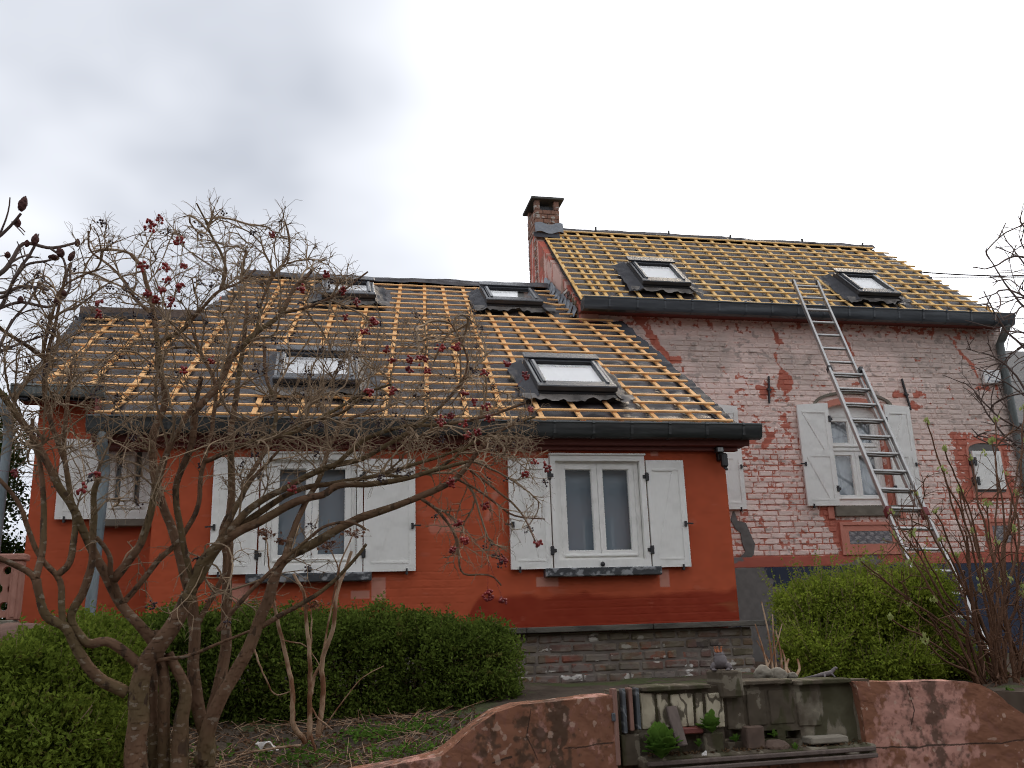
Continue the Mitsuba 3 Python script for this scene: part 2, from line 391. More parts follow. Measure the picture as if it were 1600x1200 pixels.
mat('m_pink_brick', lambda p, n, uv: flake(p, 0.0), 0.8, lambda p, n, uv: 0.006 * fbm(p.x * 24, p.y * 24, p.z * 30, 4), 1.0, spec=0.25)
mat('m_pink_joint', lambda p, n, uv: flake(p, 1.0), 0.9, lambda p, n, uv: 0.006 * fbm(p.x * 24, p.y * 24, p.z * 30, 4), 1.0, spec=0.2)


def gable_paint(p, n, uv):
    s = fbm(p.y * 13, p.z * 2.6 + p.y * 3, 0.0, 4); g = fbm(p.y * 20, p.z * 20, 1.0, 3)
    c = mix((0.40, 0.095, 0.065), (0.48, 0.14, 0.10), g)
    pale = smoothstep(0.50, 0.62, s + 0.22 * inbox(p.y, p.z, 11.9, 12.6, 6.6, 7.0, 0.5) - 0.04)
    c = mix(c, (0.60, 0.42, 0.36), pale * 0.85)
    return mix(c, (0.22, 0.13, 0.09), smoothstep(0.6, 0.72, fbm(p.y * 5, p.z * 5, 4.0, 4)) * 0.6)


mat('m_gable', gable_paint, 0.8, lambda p, n, uv: 0.008 * fbm(p.x * 18, p.y * 18, p.z * 24, 4), 1.0, spec=0.25)
mat('m_salmon', lambda p, n, uv: mix((0.47, 0.165, 0.115), (0.56, 0.235, 0.175), fbm(p.x * 5, p.z * 7, 1.0, 4)), 0.7, spec=0.3)
mat('m_redband', lambda p, n, uv: mix(mix((0.36, 0.085, 0.055), (0.44, 0.13, 0.09), fbm(p.x * 4, p.z * 12, 1.0, 4)), (0.17, 0.15, 0.145), smoothstep(0.64, 0.70, fbm(p.x * 2.3, p.z * 5.5, 5.0, 4))), 0.75,
    lambda p, n, uv: 0.006 * fbm(p.x * 9, p.z * 20, 0.0, 4), 1.0, spec=0.3)


def blue_paint(p, n, uv):
    x, z = p.x, p.z
    f = fbm(x * 3, z * 4, 1.0, 4); g = fbm(x * 16, z * 16, 2.0, 3)
    c = mix((0.014, 0.020, 0.045), (0.024, 0.034, 0.066), f)
    gp = inbox(x, z, 5.0, 5.62, 1.0, 2.3, 0.5) + 0.55 * inbox(x, z, 5.5, 6.35, 2.05, 2.22, 0.3)
    gr = smoothstep(0.50, 0.56, gp * 0.62 + (f - 0.5) * 1.1 + (g - 0.5) * 0.25)
    return mix(c, mix((0.10, 0.095, 0.088), (0.16, 0.15, 0.14), g), gr)


mat('m_blue', blue_paint, 0.6, lambda p, n, uv: 0.004 * fbm(p.x * 14, p.z * 14, 0.0, 4), 1.0, spec=0.35)
mat('m_cement', lambda p, n, uv: mix((0.085, 0.08, 0.075), (0.17, 0.16, 0.15), fbm(p.x * 12, p.y * 12, p.z * 12, 4)), 0.9, lambda p, n, uv: 0.01 * fbm(p.x * 20, p.y * 20, p.z * 20, 4), 1.0)
mat('m_sill', lambda p, n, uv: mix((0.10, 0.085, 0.065), (0.20, 0.175, 0.14), fbm(p.x * 7, p.y * 9, p.z * 11, 4)), 0.85)


def ornament(p, n, uv):
    a = p.x * 42.0; b = (p.z - 2.74) * 42.0
    w = dr.sin(a) * dr.cos(b * 1.4) + 0.8 * dr.sin(a * 2 + 2.0 * dr.sin(b * 2)) * dr.cos(b * 2.2)
    s = smoothstep(-0.2, 0.3, w + 0.7 * (noise(p.x * 70, p.z * 70) - 0.5))
    line = smoothstep(0.82, 0.94, dr.abs(dr.sin(b * 1.1)))
    return mix(mix((0.12, 0.115, 0.125), (0.27, 0.25, 0.25), s), (0.10, 0.09, 0.10), line * 0.6)


mat('m_ornament', ornament, 0.5)
mat('m_chimney_brick', lambda p, n, uv: mix(mix((0.15, 0.085, 0.065), (0.25, 0.13, 0.09), cell_rand(dr.floor(p.x * 6.1 + p.y * 6.1), dr.floor(p.z / 0.078), 2)), (0.38, 0.34, 0.30), smoothstep(0.56, 0.68, fbm(p.x * 12, p.y * 12, p.z * 16, 4))), 0.9,
    lambda p, n, uv: 0.006 * fbm(p.x * 26, p.y * 26, p.z * 26, 3), 1.0)
mat('m_concrete_dark', lambda p, n, uv: mix((0.055, 0.055, 0.052), (0.12, 0.12, 0.11), fbm(p.x * 8, p.y * 8, p.z * 8, 4)), 0.9)
mat('m_lead', lambda p, n, uv: mix((0.13, 0.145, 0.165), (0.26, 0.28, 0.31), fbm(p.x * 8, p.y * 8, p.z * 8, 4)), 0.45, lambda p, n, uv: 0.012 * fbm(p.x * 14, p.y * 14, p.z * 14, 3), 1.0)
mat('m_ladder', lambda p, n, uv: mix((0.36, 0.355, 0.345), (0.50, 0.49, 0.475), fbm(p.x * 20, p.y * 20, p.z * 20, 3)), 0.38, metallic=0.85)
mat('m_red_rubber', (0.14, 0.022, 0.022), 0.6)
mat('m_boxwhite', lambda p, n, uv: mix((0.62, 0.62, 0.60), (0.70, 0.70, 0.68), noise(p.x * 30, p.y * 30, p.z * 30)), 0.4)
mat('m_logo', (0.12, 0.14, 0.17), 0.5)
mat('m_logo_blue', (0.03, 0.09, 0.22), 0.5)
mat('m_lens', (0.30, 0.32, 0.32), 0.15, spec=0.8)
mat('m_cable', (0.02, 0.02, 0.022), 0.5)


def bark(p, n, uv):
    f = fbm(p.x * 14, p.y * 14, p.z * 5, 4); s = noise(p.x * 3, p.y * 3, p.z * 3)
    c = mix((0.085, 0.046, 0.027), (0.22, 0.132, 0.080), f)
    c = mix(c, (0.115, 0.092, 0.042), smoothstep(0.5, 0.72, s) * 0.6)
    c = mix(c, (0.30, 0.26, 0.20), smoothstep(0.64, 0.72, fbm(p.x * 26 + 9, p.y * 26, p.z * 40, 3)) * 0.55)
    return mix(c, (0.055, 0.036, 0.024), smoothstep(0.60, 0.68, fbm(p.x * 30, p.y * 30, p.z * 12, 4)) * 0.8)


mat('m_bark', bark, 0.85, lambda p, n, uv: 0.010 * fbm(p.x * 34, p.y * 34, p.z * 20, 5) + 0.006 * smoothstep(0.6, 0.75, noise(p.x * 40, p.y * 40, p.z * 60)), 1.0, spec=0.2)
mat('m_twig', lambda p, n, uv: mix((0.14, 0.096, 0.062), (0.37, 0.27, 0.175), fbm(p.x * 4, p.y * 4, p.z * 4, 3)), 0.85, spec=0.25)
mat('m_dark_twig', lambda p, n, uv: mix((0.075, 0.055, 0.05), (0.17, 0.125, 0.105), fbm(p.x * 6, p.y * 6, p.z * 6, 3)), 0.85, spec=0.25)
mat('m_rust_stem', lambda p, n, uv: mix((0.060, 0.030, 0.019), (0.19, 0.098, 0.056), fbm(p.x * 16, p.y * 16, p.z * 7, 4)), 0.8, spec=0.25)
mat('m_pale_stem', lambda p, n, uv: mix((0.20, 0.095, 0.05), (0.42, 0.29, 0.19), smoothstep(0.35, 0.6, fbm(p.x * 22, p.y * 22, p.z * 9, 4))), 0.85, spec=0.25)
mat('m_berry', lambda p, n, uv: mix((0.12, 0.008, 0.012), (0.34, 0.026, 0.018), noise(p.x * 22, p.y * 22, p.z * 22)), 0.35)
mat('m_dry_berry', (0.030, 0.016, 0.022), 0.55)
mat('m_cone', lambda p, n, uv: mix((0.045, 0.016, 0.016), (0.10, 0.04, 0.032), noise(p.x * 60, p.y * 60, p.z * 60)), 0.9, lambda p, n, uv: 0.01 * noise(p.x * 80, p.y * 80, p.z * 80), 1.0)
mat('m_dry_flower', lambda p, n, uv: mix((0.14, 0.06, 0.035), (0.26, 0.13, 0.075), noise(p.x * 40, p.y * 40, p.z * 40)), 0.85)


def foliage(key, dark, light, rough=0.5, fr=26, brown=0.6):
    def fn(p, n, uv):
        a = noise(p.x * fr, p.y * fr, p.z * fr); b = fbm(p.x * 3, p.y * 3, p.z * 3, 3)
        c = mix(dark, light, dr.clip(0.25 + 0.75 * a * (0.6 + 0.8 * b) + 0.3 * (b - 0.5), 0, 1))
        return mix(c, (0.17, 0.12, 0.05), smoothstep(0.70, 0.80, noise(p.x * 17 + 5, p.y * 17, p.z * 17) * 0.7 + 0.3 * b) * brown)
    scene[key] = {'type': 'principledthin', 'base_color': proc(fn), 'roughness': rough, 'diff_trans': 0.55, 'eta': 1.4, 'spec_trans': 0.0}


foliage('m_hedge', (0.032, 0.058, 0.012), (0.165, 0.225, 0.042))
foliage('m_bush', (0.052, 0.092, 0.013), (0.33, 0.40, 0.055))
foliage('m_leftbush', (0.042, 0.076, 0.012), (0.23, 0.30, 0.048))
foliage('m_weed', (0.05, 0.115, 0.02), (0.13, 0.235, 0.04), fr=12)
foliage('m_ivy', (0.015, 0.035, 0.010), (0.055, 0.10, 0.022), fr=9)
foliage('m_bud', (0.26, 0.32, 0.10), (0.46, 0.50, 0.20), fr=12)
foliage('m_dead_leaf', (0.06, 0.035, 0.020), (0.17, 0.11, 0.065), rough=0.7, fr=14)
mat('m_soil', lambda p, n, uv: mix(mix((0.042, 0.030, 0.022), (0.092, 0.070, 0.052), fbm(p.x * 5, p.y * 5, 0.0, 5)), (0.05, 0.07, 0.022), smoothstep(0.56, 0.68, fbm(p.x * 2.6, p.y * 2.6, 4.0, 4)) * 0.65), 0.95,
    lambda p, n, uv: 0.03 * fbm(p.x * 16, p.y * 16, 0.0, 5), 1.0, spec=0.2)


def render_wall(p, n, uv):
    x, z = p.x, p.z
    f = fbm(x * 3.2, z * 3.2, p.y * 3, 5); g = fbm(x * 12, z * 12, p.y * 12, 4); v = fbm(x * 7.0, z * 0.9, 3.0, 4)
    c = mix((0.15, 0.072, 0.043), (0.29, 0.125, 0.073), f)
    c = mix(c, (0.45, 0.235, 0.185), smoothstep(0.53, 0.60, fbm(x * 2.3, z * 1.5, 7.0, 4) * 0.55 + 0.30 * g + 0.15 * fbm(x * 36, z * 30, 2.0, 3) + 0.22 * (v - 0.5)))
    h = fbm(x * 34, z * 30, p.y * 30, 3)
    c = mix(c, (0.060, 0.040, 0.026), smoothstep(0.49, 0.60, v * 0.42 + g * 0.26 + h * 0.32) * 0.8)
    c = mix(c, (0.22, 0.10, 0.07), smoothstep(0.60, 0.68, fbm(x * 30, z * 22, p.y * 20, 4)) * 0.6)
    jag = 0.012 * (fbm(x * 9, z * 9, 3.0, 4) - 0.5)
    ck = strokes(x + jag, z + 2 * jag, [[(3.05, .905, .002), (3.5, .90, .004), (3.9, .895, .003), (4.4, .90, .002)], [(0.93, .955, .003), (1.03, .975, .006)], [(1.33, 1.01, .002), (1.60, 1.02, .003)], [(3.42, 1.25, .001), (3.45, 1.10, .003), (3.41, .99, .001)], [(1.15, 1.22, .001), (1.12, 1.08, .003), (1.17, .95, .001)]])
    c = mix(c, (0.035, 0.025, 0.018), smoothstep(-0.003, 0.001, ck) * 0.85)
    lich = smoothstep(0.66, 0.72, fbm(x * 24, z * 24, p.y * 24, 3))
    c = mix(c, (0.50, 0.36, 0.28), lich * 0.5)
    return c


mat('m_render', render_wall, 0.85, lambda p, n, uv: 0.022 * fbm(p.x * 14, p.y * 14, p.z * 14, 5), 1.0, spec=0.2)


def mossy(p, n, uv):
    x, z = p.x, p.z
    f = fbm(x * 4, z * 4, p.y * 3, 5); g = fbm(x * 16, z * 16, 1.0, 4)
    c = mix((0.034, 0.028, 0.019), (0.145, 0.115, 0.082), f * 0.5 + g * 0.5)
    c = mix(c, (0.22, 0.195, 0.145), smoothstep(0.62, 0.68, g) * 0.6)
    c = mix(c, (0.25, 0.225, 0.17), smoothstep(0.53, 0.66, f * 0.7 + 0.3 * g + 0.25 * inbox(x, z, 2.95, 3.2, 0.82, 1.05, 0.25) - 0.04) * 0.55)
    return mix(c, (0.05, 0.048, 0.022), smoothstep(0.50, 0.60, fbm(x * 14, z * 4, 4.0, 5)) * 0.8)


mat('m_mossy', mossy, 0.9, lambda p, n, uv: 0.012 * fbm(p.x * 18, p.y * 18, p.z * 18, 5), 1.0, spec=0.25)
mat('m_cream', lambda p, n, uv: mix(mix((0.37, 0.325, 0.225), (0.50, 0.45, 0.33), fbm(p.x * 9, p.z * 9, 1.0, 4)), (0.065, 0.05, 0.03), dr.maximum(smoothstep(0.50, 0.60, fbm(p.x * 16, p.z * 7, 5.0, 5)), smoothstep(0.035, 0.012, dr.abs(fbm(p.x * 7, p.z * 4, 9.0, 4) - 0.5))) * 0.9), 0.7, lambda p, n, uv: 0.006 * fbm(p.x * 18, p.z * 18, 0.0, 4), 1.0)
mat('m_marble', lambda p, n, uv: mix((0.075, 0.085, 0.093), (0.24, 0.26, 0.27), smoothstep(0.04, 0.0, dr.abs(fbm(p.x * 9 + 0.5 * p.z * 9, p.z * 6, 1.0, 4) - 0.5)) * 0.8), 0.35)
mat('m_pinktile', lambda p, n, uv: mix(mix((0.20, 0.105, 0.08), (0.28, 0.155, 0.12), fbm(p.x * 8, p.z * 3, 1.0, 3)), (0.12, 0.08, 0.06), smoothstep(0.55, 0.7, fbm(p.x * 9, p.z * 5, 8.0, 4)) * 0.6), 0.5)
mat('m_clay', lambda p, n, uv: mix((0.06, 0.040, 0.030), (0.15, 0.10, 0.075), fbm(p.x * 14, p.y * 14, p.z * 14, 4)), 0.9, lambda p, n, uv: 0.008 * fbm(p.x * 20, p.y * 20, p.z * 20, 3), 1.0)
mat('m_old_wood', lambda p, n, uv: mix((0.055, 0.040, 0.034), (0.17, 0.13, 0.11), fbm(p.x * 34, p.y * 20, p.z * 5, 4)), 0.85)
mat('m_stone', lambda p, n, uv: mix((0.11, 0.098, 0.075), (0.30, 0.265, 0.21), fbm(p.x * 10, p.y * 10, p.z * 10, 4)), 0.9, lambda p, n, uv: 0.012 * fbm(p.x * 14, p.y * 14, p.z * 14, 4), 1.0)
mat('m_frog', lambda p, n, uv: mix((0.075, 0.06, 0.062), (0.135, 0.115, 0.115), fbm(p.x * 30, p.y * 30, p.z * 30, 3)), 0.6)
mat('m_crown', (0.34, 0.10, 0.03), 0.5)
mat('m_terracotta', lambda p, n, uv: mix((0.30, 0.135, 0.10), (0.40, 0.205, 0.155), fbm(p.x * 9, p.y * 9, p.z * 9, 4)), 0.85, lambda p, n, uv: 0.006 * fbm(p.x * 20, p.y * 20, p.z * 20, 3), 1.0)
mat('m_boulder', lambda p, n, uv: mix((0.10, 0.055, 0.042), (0.20, 0.115, 0.085), fbm(p.x * 9, p.y * 9, p.z * 9, 5)), 0.9, lambda p, n, uv: 0.015 * fbm(p.x * 14, p.y * 14, p.z * 14, 4), 1.0)
mat('m_paper', (0.72, 0.70, 0.66), 0.7)
mat('m_roadway', lambda p, n, uv: mix((0.05, 0.05, 0.048), (0.09, 0.088, 0.082), fbm(p.x * 6, p.y * 6, 0.0, 4)), 0.9)
mat('m_slate', lambda p, n, uv: mix((0.06, 0.06, 0.062), (0.12, 0.12, 0.12), fbm(p.x * 6, p.y * 6, p.z * 6, 3)), 0.7)
mat('m_beige', lambda p, n, uv: mix((0.34, 0.30, 0.25), (0.42, 0.38, 0.32), fbm(p.x * 5, p.y * 5, p.z * 5, 3)), 0.85)
mat('m_blueplastic', (0.08, 0.2, 0.42), 0.3)
mat('m_redplastic', (0.33, 0.05, 0.05), 0.4)

# ------------------------------------------------------------------ the ground
def soil_z(x, y):
    x, y = np.asarray(x, float), np.asarray(y, float)
    s = 0.86 + 0.115 * np.clip(y - 5.2, 0, 2.6)
    k = np.clip((x - 0.5) / 1.2, 0, 1); k = k * k * (3 - 2 * k)
    s = s * (1 - k) + 1.17 * k
    p = np.stack([x * 1.3, y * 1.3, 0 * x], -1)
    near = (np.abs(x) < 14) & (y < 16)
    s = s + near * (0.07 * (meshkit.fbm(p, 4, 5) - 0.5) + 0.035 * (meshkit.fbm(p * 7, 3, 6) - 0.5))
    lim = np.where((x > 1.66) & (x < 3.18), 5.74, 5.36)
    front = np.clip((lim - y) / 0.05, 0, 1)
    return s * (1 - front)


ax = np.concatenate([[-900, -300, -100, -40, -16, -10], np.arange(-7, 12.01, 0.055), [14, 20, 40, 100, 300, 900]])
ay = np.concatenate([[-900, -300, -100, -30, -8, 0, 3, 4.6], np.arange(5.29, 9.2, 0.045), np.arange(9.5, 16, 0.5), [20, 40, 100, 300, 900]])
gx, gy = np.meshgrid(ax, ay, indexing='ij'); gz = soil_z(gx, gy)
nu, nv = gx.shape; ii, jj = np.meshgrid(np.arange(nu - 1), np.arange(nv - 1), indexing='ij'); ii, jj = ii.ravel(), jj.ravel()
q = np.stack([ii * nv + jj, (ii + 1) * nv + jj, (ii + 1) * nv + jj + 1, ii * nv + jj + 1], -1)
add('garden_ground', (np.stack([gx, gy, gz], -1).reshape(-1, 3), q), 'm_soil', smooth=True, label='bare brown garden soil with scattered weeds below the hedges', cat='ground', kind='structure')
add('roadway', box(-60, 60, -40, 4.9, -0.05, 0.004), 'm_roadway', label='dark roadway in front of the garden wall', cat='road', kind='structure')

# ------------------------------------------------------------------ the orange cottage
H1 = thing('orange_house', 'low orange-red rendered cottage with white shutters and bare battened roof', 'house')
TH = math.radians(37.0); RY, RZ = 8.78, 3.67


class Roof:
    """Local frame of a roof slope: (x, s up the slope, h off the slope)."""
    def __init__(self, y0, z0, th):
        self.y0, self.z0, self.c, self.s = y0, z0, math.cos(th), math.sin(th)
        self.M = np.eye(4); self.M[:3, :3] = np.array([[1, 0, 0], [0, self.c, -self.s], [0, self.s, self.c]]); self.M[:3, 3] = [0, y0, z0]

    def __call__(self, mesh):
        mesh = mesh.copy(); mesh.apply_transform(self.M); return mesh


ro = Roof(RY, RZ, TH)


def rect(x0, x1, z0, z1):
    return sbox(x0, z0, x1, z1)


# walls: the main front, the set-back left bay, the right flank and the left gable
WZ0 = 1.66
WIN = [(2.30, 3.22, 2.24, 3.30), (-0.50, 0.36, 2.24, 3.30)]
front = rect(-1.50, 4.17, WZ0, 3.56)
for w in WIN:
    front = front.difference(rect(*w))
add(H1 + '__wall', prism_xz(front, 9.0, 9.28), 'm_orange', label='smooth orange-red rendered front wall, darker along its foot')
bay = rect(-2.66, -1.20, 0.95, 3.94).difference(rect(-2.02, -1.60, 2.82, 3.54))
add(H1 + '__wall', prism_xz(bay, 9.4, 9.66), 'm_orange')
add(H1 + '__wall', [prism_yz(Polygon([(9.283, 0.9), (12.8, 0.9), (12.7, 6.35), (9.283, 3.80)]), 3.92, 4.167)], 'm_orange')
add(H1 + '__wall', [prism_yz(Polygon([(9.662, 0.9), (12.8, 0.9), (12.6, 4.2), (11.0, 5.12), (9.662, 4.12)]), -2.657, -2.42)], 'm_orange')
add(H1 + '__wall', [prism_yz(Polygon([(11.1, 4.9), (12.8, 4.9), (12.7, 6.3), (11.1, 5.12)]), -1.42, -1.24)], 'm_orange')
add(H1 + '__wall', box(-1.497, -1.30, 9.283, 9.398, 1.0, 3.56), 'm_orange')
add(H1 + '__wall', box(-2.3, 3.9, 12.9, 13.1, 0.9, 5.2), 'm_orange')

# stone plinth: slabs on brickwork
add(H1 + '__plinth', box(-1.52, 4.225, 8.90, 9.25, 0.7, 1.612), 'm_old_mortar', label='grey mortar bed of the brick plinth')
zz = [1.605]
for k in range(7):
    zt = 1.605 - 0.093 * k; x = 4.25
    if k % 2:
        x -= 0
    first = True
    while x > 1.15:
        L = rng.choice([0.235, 0.235, 0.225, 0.12]) * rng.uniform(0.94, 1.05)
        if first and k % 2:
            L = 0.125
        first = False
        j = rng.normal(0, 0.003, 6)
        m = box(x - L + 0.008 + j[0], x - 0.009 + j[1], 8.886 + abs(j[2]) * 1.3, 8.96, zt - 0.079 + j[3], zt - 0.006 + j[4], 0.012)
        m.vertices += np.stack([meshkit.noise(m.vertices * 31 + o_, 3) for o_ in (0, 5, 9)], -1) * 0.014 - 0.007
        if x == 4.25:
            m2 = None
        add(H1 + '__plinth__brick', m, 'm_old_brick')
        x -= L
cx = [4.42, 3.18, 1.93, 0.66, -0.6, -1.55]
for a, b in zip(cx[1:], cx[:-1]):
    add(H1 + '__plinth__capstone', box(a + 0.003, b - 0.003, 8.80, 9.10, 1.618, 1.672, 0.006), 'm_cap')


def shutter(root, x0, x1, z0, z1, y, hinge_left, mid=False, arch=0.0, diag=1, name='shutter', top_label=None):
    """A ledged shutter folded back against the wall, its face towards -y."""
    k = sub(root, name, top_label)
    top = Polygon([(x0, z0), (x1, z0), (x1, z1 - (arch if hinge_left else 0)), (x0, z1 - (0 if hinge_left else arch))]) if arch else rect(x0, x1, z0, z1)
    add(k + '__board', prism_xz(top, y - 0.024, y), 'm_white')
    w, f = x1 - x0, y - 0.024
    st = 0.062 if w > 0.3 else 0.05
    fr = top.difference(rect(x0 + st, x1 - st, z0 + 0.085, z1 - 0.10 - arch))
    if mid:
        zm = (z0 + z1) / 2; fr = fr.union(rect(x0 + 0.02, x1 - 0.02, zm - 0.045, zm + 0.045))
    add(k + '__rail', prism_xz(fr, f - 0.0095, f - 0.0005), 'm_white')
    spans = [(z0 + 0.085, z1 - 0.10 - arch)] if not mid else [(z0 + 0.085, (z0 + z1) / 2 - 0.045), ((z0 + z1) / 2 + 0.045, z1 - 0.10 - arch)]
    for (a, b) in spans:
        xa, xb = (x0 + st, x1 - st) if diag > 0 else (x1 - st, x0 + st)
        bw = 0.05 * (1 if diag > 0 else -1)
        d = Polygon([(xa, a), (xa + bw * 1.3, a), (xb, b), (xb - bw * 1.3, b)])
        m = prism_xz(d if d.is_valid else d.buffer(0), f - 0.008, f - 0.0005)
        add(k + '__brace', m, 'm_white')
    # thin mouldings catch the light at the edges of the panels
    for zq in (z0 + 0.085, z1 - 0.10 - arch):
        add(k + '__moulding', box(x0 + st + 0.004, x1 - st - 0.004, f - 0.014, f - 0.0098, zq - 0.012, zq + 0.008, 0.003), 'm_white')
    hx = x0 if hinge_left else x1
    sgn = -1 if hinge_left else 1
    for zq in (z0 + 0.16 * (z1 - z0), z1 - 0.16 * (z1 - z0)):
        add(k + '__hinge', [box(hx - 0.018, hx + 0.018, f - 0.026, f + 0.018, zq - 0.042, zq + 0.042, 0.004), box(hx + sgn * 0.005, hx + sgn * 0.045, f - 0.014, f + 0.012, zq - 0.018, zq + 0.018, 0.003)], 'm_iron')
    ox = x1 if hinge_left else x0
    so = 1 if hinge_left else -1
    zm = z0 + 0.40 * (z1 - z0)
    add(k + '__latch', [box(ox - so * 0.03 - 0.012, ox - so * 0.03 + 0.012, f - 0.03, f - 0.0128, zm - 0.035, zm + 0.022, 0.003), beam((ox - so * 0.03, f - 0.024, zm), (ox + so * 0.05, f - 0.024, zm - 0.004), 0.011, 0.014)], 'm_iron')
    add(k + '__catch', [tube([(ox - so * 0.085, f - 0.018, z0 - 0.035), (ox - so * 0.085, f - 0.018, z0 + 0.025)], [0.008, 0.01], 6), box(ox - so * 0.085 - 0.012, ox - so * 0.085 + 0.012, f - 0.022, f + 0.02, z0 - 0.03, z0 - 0.008, 0.003)], 'm_iron')
    return k


def casement(root, x0, x1, z0, z1, y, blind='m_blind', wide=0.045, transom=None, top_label=None, leaves_=2, arch=0.0):
    """A window set in the opening: outer frame, sashes, panes and a blind behind the glass. y is the face of the frame."""
    k = sub(root, 'window', top_label)
    def fr(a, b, c, d, t, ya, yb, part, tb=None):
        tb = tb or t
        add(f'{k}__{part}', prism_xz(rect(a, b, c, d).difference(rect(a + t, b - t, c + tb, d - t)), ya, yb), 'm_white')
    fr(x0, x1, z0, z1, wide, y, y + 0.07, 'frame', wide + 0.035)
    a, b, c, d = x0 + wide, x1 - wide, z0 + wide + 0.035, z1 - wide
    levels = [(c, d)] if transom is None else [(c, transom - 0.025), (transom + 0.025, d)]
    if transom is not None:
        add(f'{k}__transom', box(a + 0.001, b - 0.001, y - 0.012, y + 0.06, transom - 0.024, transom + 0.024, 0.006), 'm_white')
    for (c0, d0) in levels:
        n = leaves_
        for i in range(n):
            xa = a + (b - a) * i / n + 0.002; xb = a + (b - a) * (i + 1) / n - 0.002
            s = 0.052
            fr(xa, xb, c0 + 0.002, d0 - 0.002, s, y + 0.004, y + 0.05, 'sash', s + 0.012)
            fr(xa + s - 0.001, xb - s + 0.001, c0 + s + 0.012, d0 - s, 0.010, y + 0.014, y + 0.046, 'bead')
            g = 0.0
            add(f'{k}__pane', (np.array([[xa + s, y + 0.03, c0 + s], [xb - s, y + 0.03, c0 + s], [xb - s, y + 0.03, d0 - s], [xa + s, y + 0.03, d0 - s]]), np.array([[0, 1, 2, 3]])), 'm_glass')
        # rain strip along the foot of the leaves
        add(f'{k}__drip_strip', box(a + 0.02, b - 0.02, y - 0.022, y + 0.003, c0 + 0.010, c0 + 0.032, 0.005), 'm_white')
    w = (b - a)
    bl = grid(lambda u, v: (a + w * u, y + 0.12 + (0.010 if blind == 'm_curtain' else 0.0) * np.sin(u * 40 + 3 * v) + 0 * v, c + (d - c) * v), 60, 6)
    add(f'{k}__blind', bl, blind, smooth=True)
    return k


def casing(k, x0, x1, z0, z1, t, y, hood=0.0):
    """White boards round the opening, proud of the wall."""
    add(f'{k}__casing', prism_xz(rect(x0, x1, z0, z1).difference(rect(x0 + t, x1 - t, z0 + 0.075, z1 - t)), y - 0.055, y + 0.05), 'm_white')
    add(f'{k}__hood', box(x0 - 0.012, x1 + 0.012, y - 0.075, y - 0.001, z1 + 0.0005, z1 + 0.022, 0.005), 'm_white')


def knob(k, x, y, z):
    m = trimesh.creation.icosphere(2, 0.024); m.apply_scale([1, 0.7, 1]); m.apply_translation([x, y, z])
    add(f'{k}__stop', m, 'm_iron', smooth=True)


for (x0, x1), lab in (((2.26, 3.26), 'white two-leaf window right of the bare branches'), ((-0.545, 0.405), 'white two-leaf window half hidden by the bare branches')):
    k = casement(H1, x0 + 0.062, x1 - 0.062, 2.245, 3.315, 8.995, top_label=lab)
    casing(k, x0, x1, 2.225, 3.345, 0.055, 9.0)
    knob(k, (x0 + x1) / 2 - 0.01, 8.935, 2.255)
    add(H1 + '__sill', [box(x0 - 0.10, x1 + 0.085, 8.885, 9.03, 2.14, 2.222, 0.007)], 'm_bluestone')
shutter(H1, 3.275, 3.68, 2.215, 3.30, 8.975, True, diag=1)
shutter(H1, 1.83, 2.245, 2.22, 3.315, 8.975, False, diag=-1)
shutter(H1, 0.415, 0.905, 2.225, 3.30, 8.975, True, diag=1)
shutter(H1, -0.975, -0.56, 2.225, 3.31, 8.975, False, diag=-1)
k = casement(H1, -2.03, -1.59, 2.80, 3.56, 9.385, blind='m_curtain', top_label='small white window nearest the left end of the cottage')
casing(k, -2.07, -1.55, 2.785, 3.585, 0.042, 9.4)
add(H1 + '__sill', box(-2.10, -1.52, 9.29, 9.42, 2.715, 2.782, 0.006), 'm_sill')
shutter(H1, -2.42, -2.075, 2.79, 3.555, 9.375, False, diag=-1)
add('blue_bottle', [tube([(2.43, 9.07, 2.33), (2.43, 9.07, 2.40), (2.43, 9.07, 2.42), (2.43, 9.07, 2.45)], [0.032, 0.032, 0.012, 0.012], 10)], 'm_blueplastic', smooth=40, label='small blue bottle behind the glass of the right-hand cottage window', cat='bottle')
add('red_box', box(3.02, 3.12, 9.06, 9.09, 2.335, 2.39, 0.004), 'm_redplastic', label='small red box behind the glass, lower right corner of the right-hand window', cat='box')

# ---- the roof
def in_outline(X, s):
    """Left edge of the slope at height s: low over the bay, then the main gable."""
    left = np.where(s < 0.40, -2.06, np.where(s < 2.93, -2.79 + 0.012 * s, -1.58 + 0.24 * (s - 2.93)))
    return X > left


RW = [(2.23, 3.09, 0.59, 1.43), (2.17, 2.95, 3.74, 4.42), (-0.03, 0.67, 3.76, 4.40), (-0.48, 0.375, 0.64, 1.46)]
S_TOP = 5.05


def skew(xb, s):
    """The laths are not laid quite square: they close up a little towards the ridge."""
    return xb + s * np.interp(xb, [-3, 0.8, 1.4, 1.8, 2.2, 2.6, 3.0, 5], [0.10, 0.10, 0.06, 0.04, 0.0, -0.05, -0.10, -0.108])


LATHS = [4.175, 3.84, 3.425, 3.015, 2.60, 2.19, 1.79, 1.41, 1.0, 0.60, 0.19, -0.22, -0.64, -1.06, -1.48, -1.90, -2.30, -2.70]
lx = np.array(sorted(LATHS))


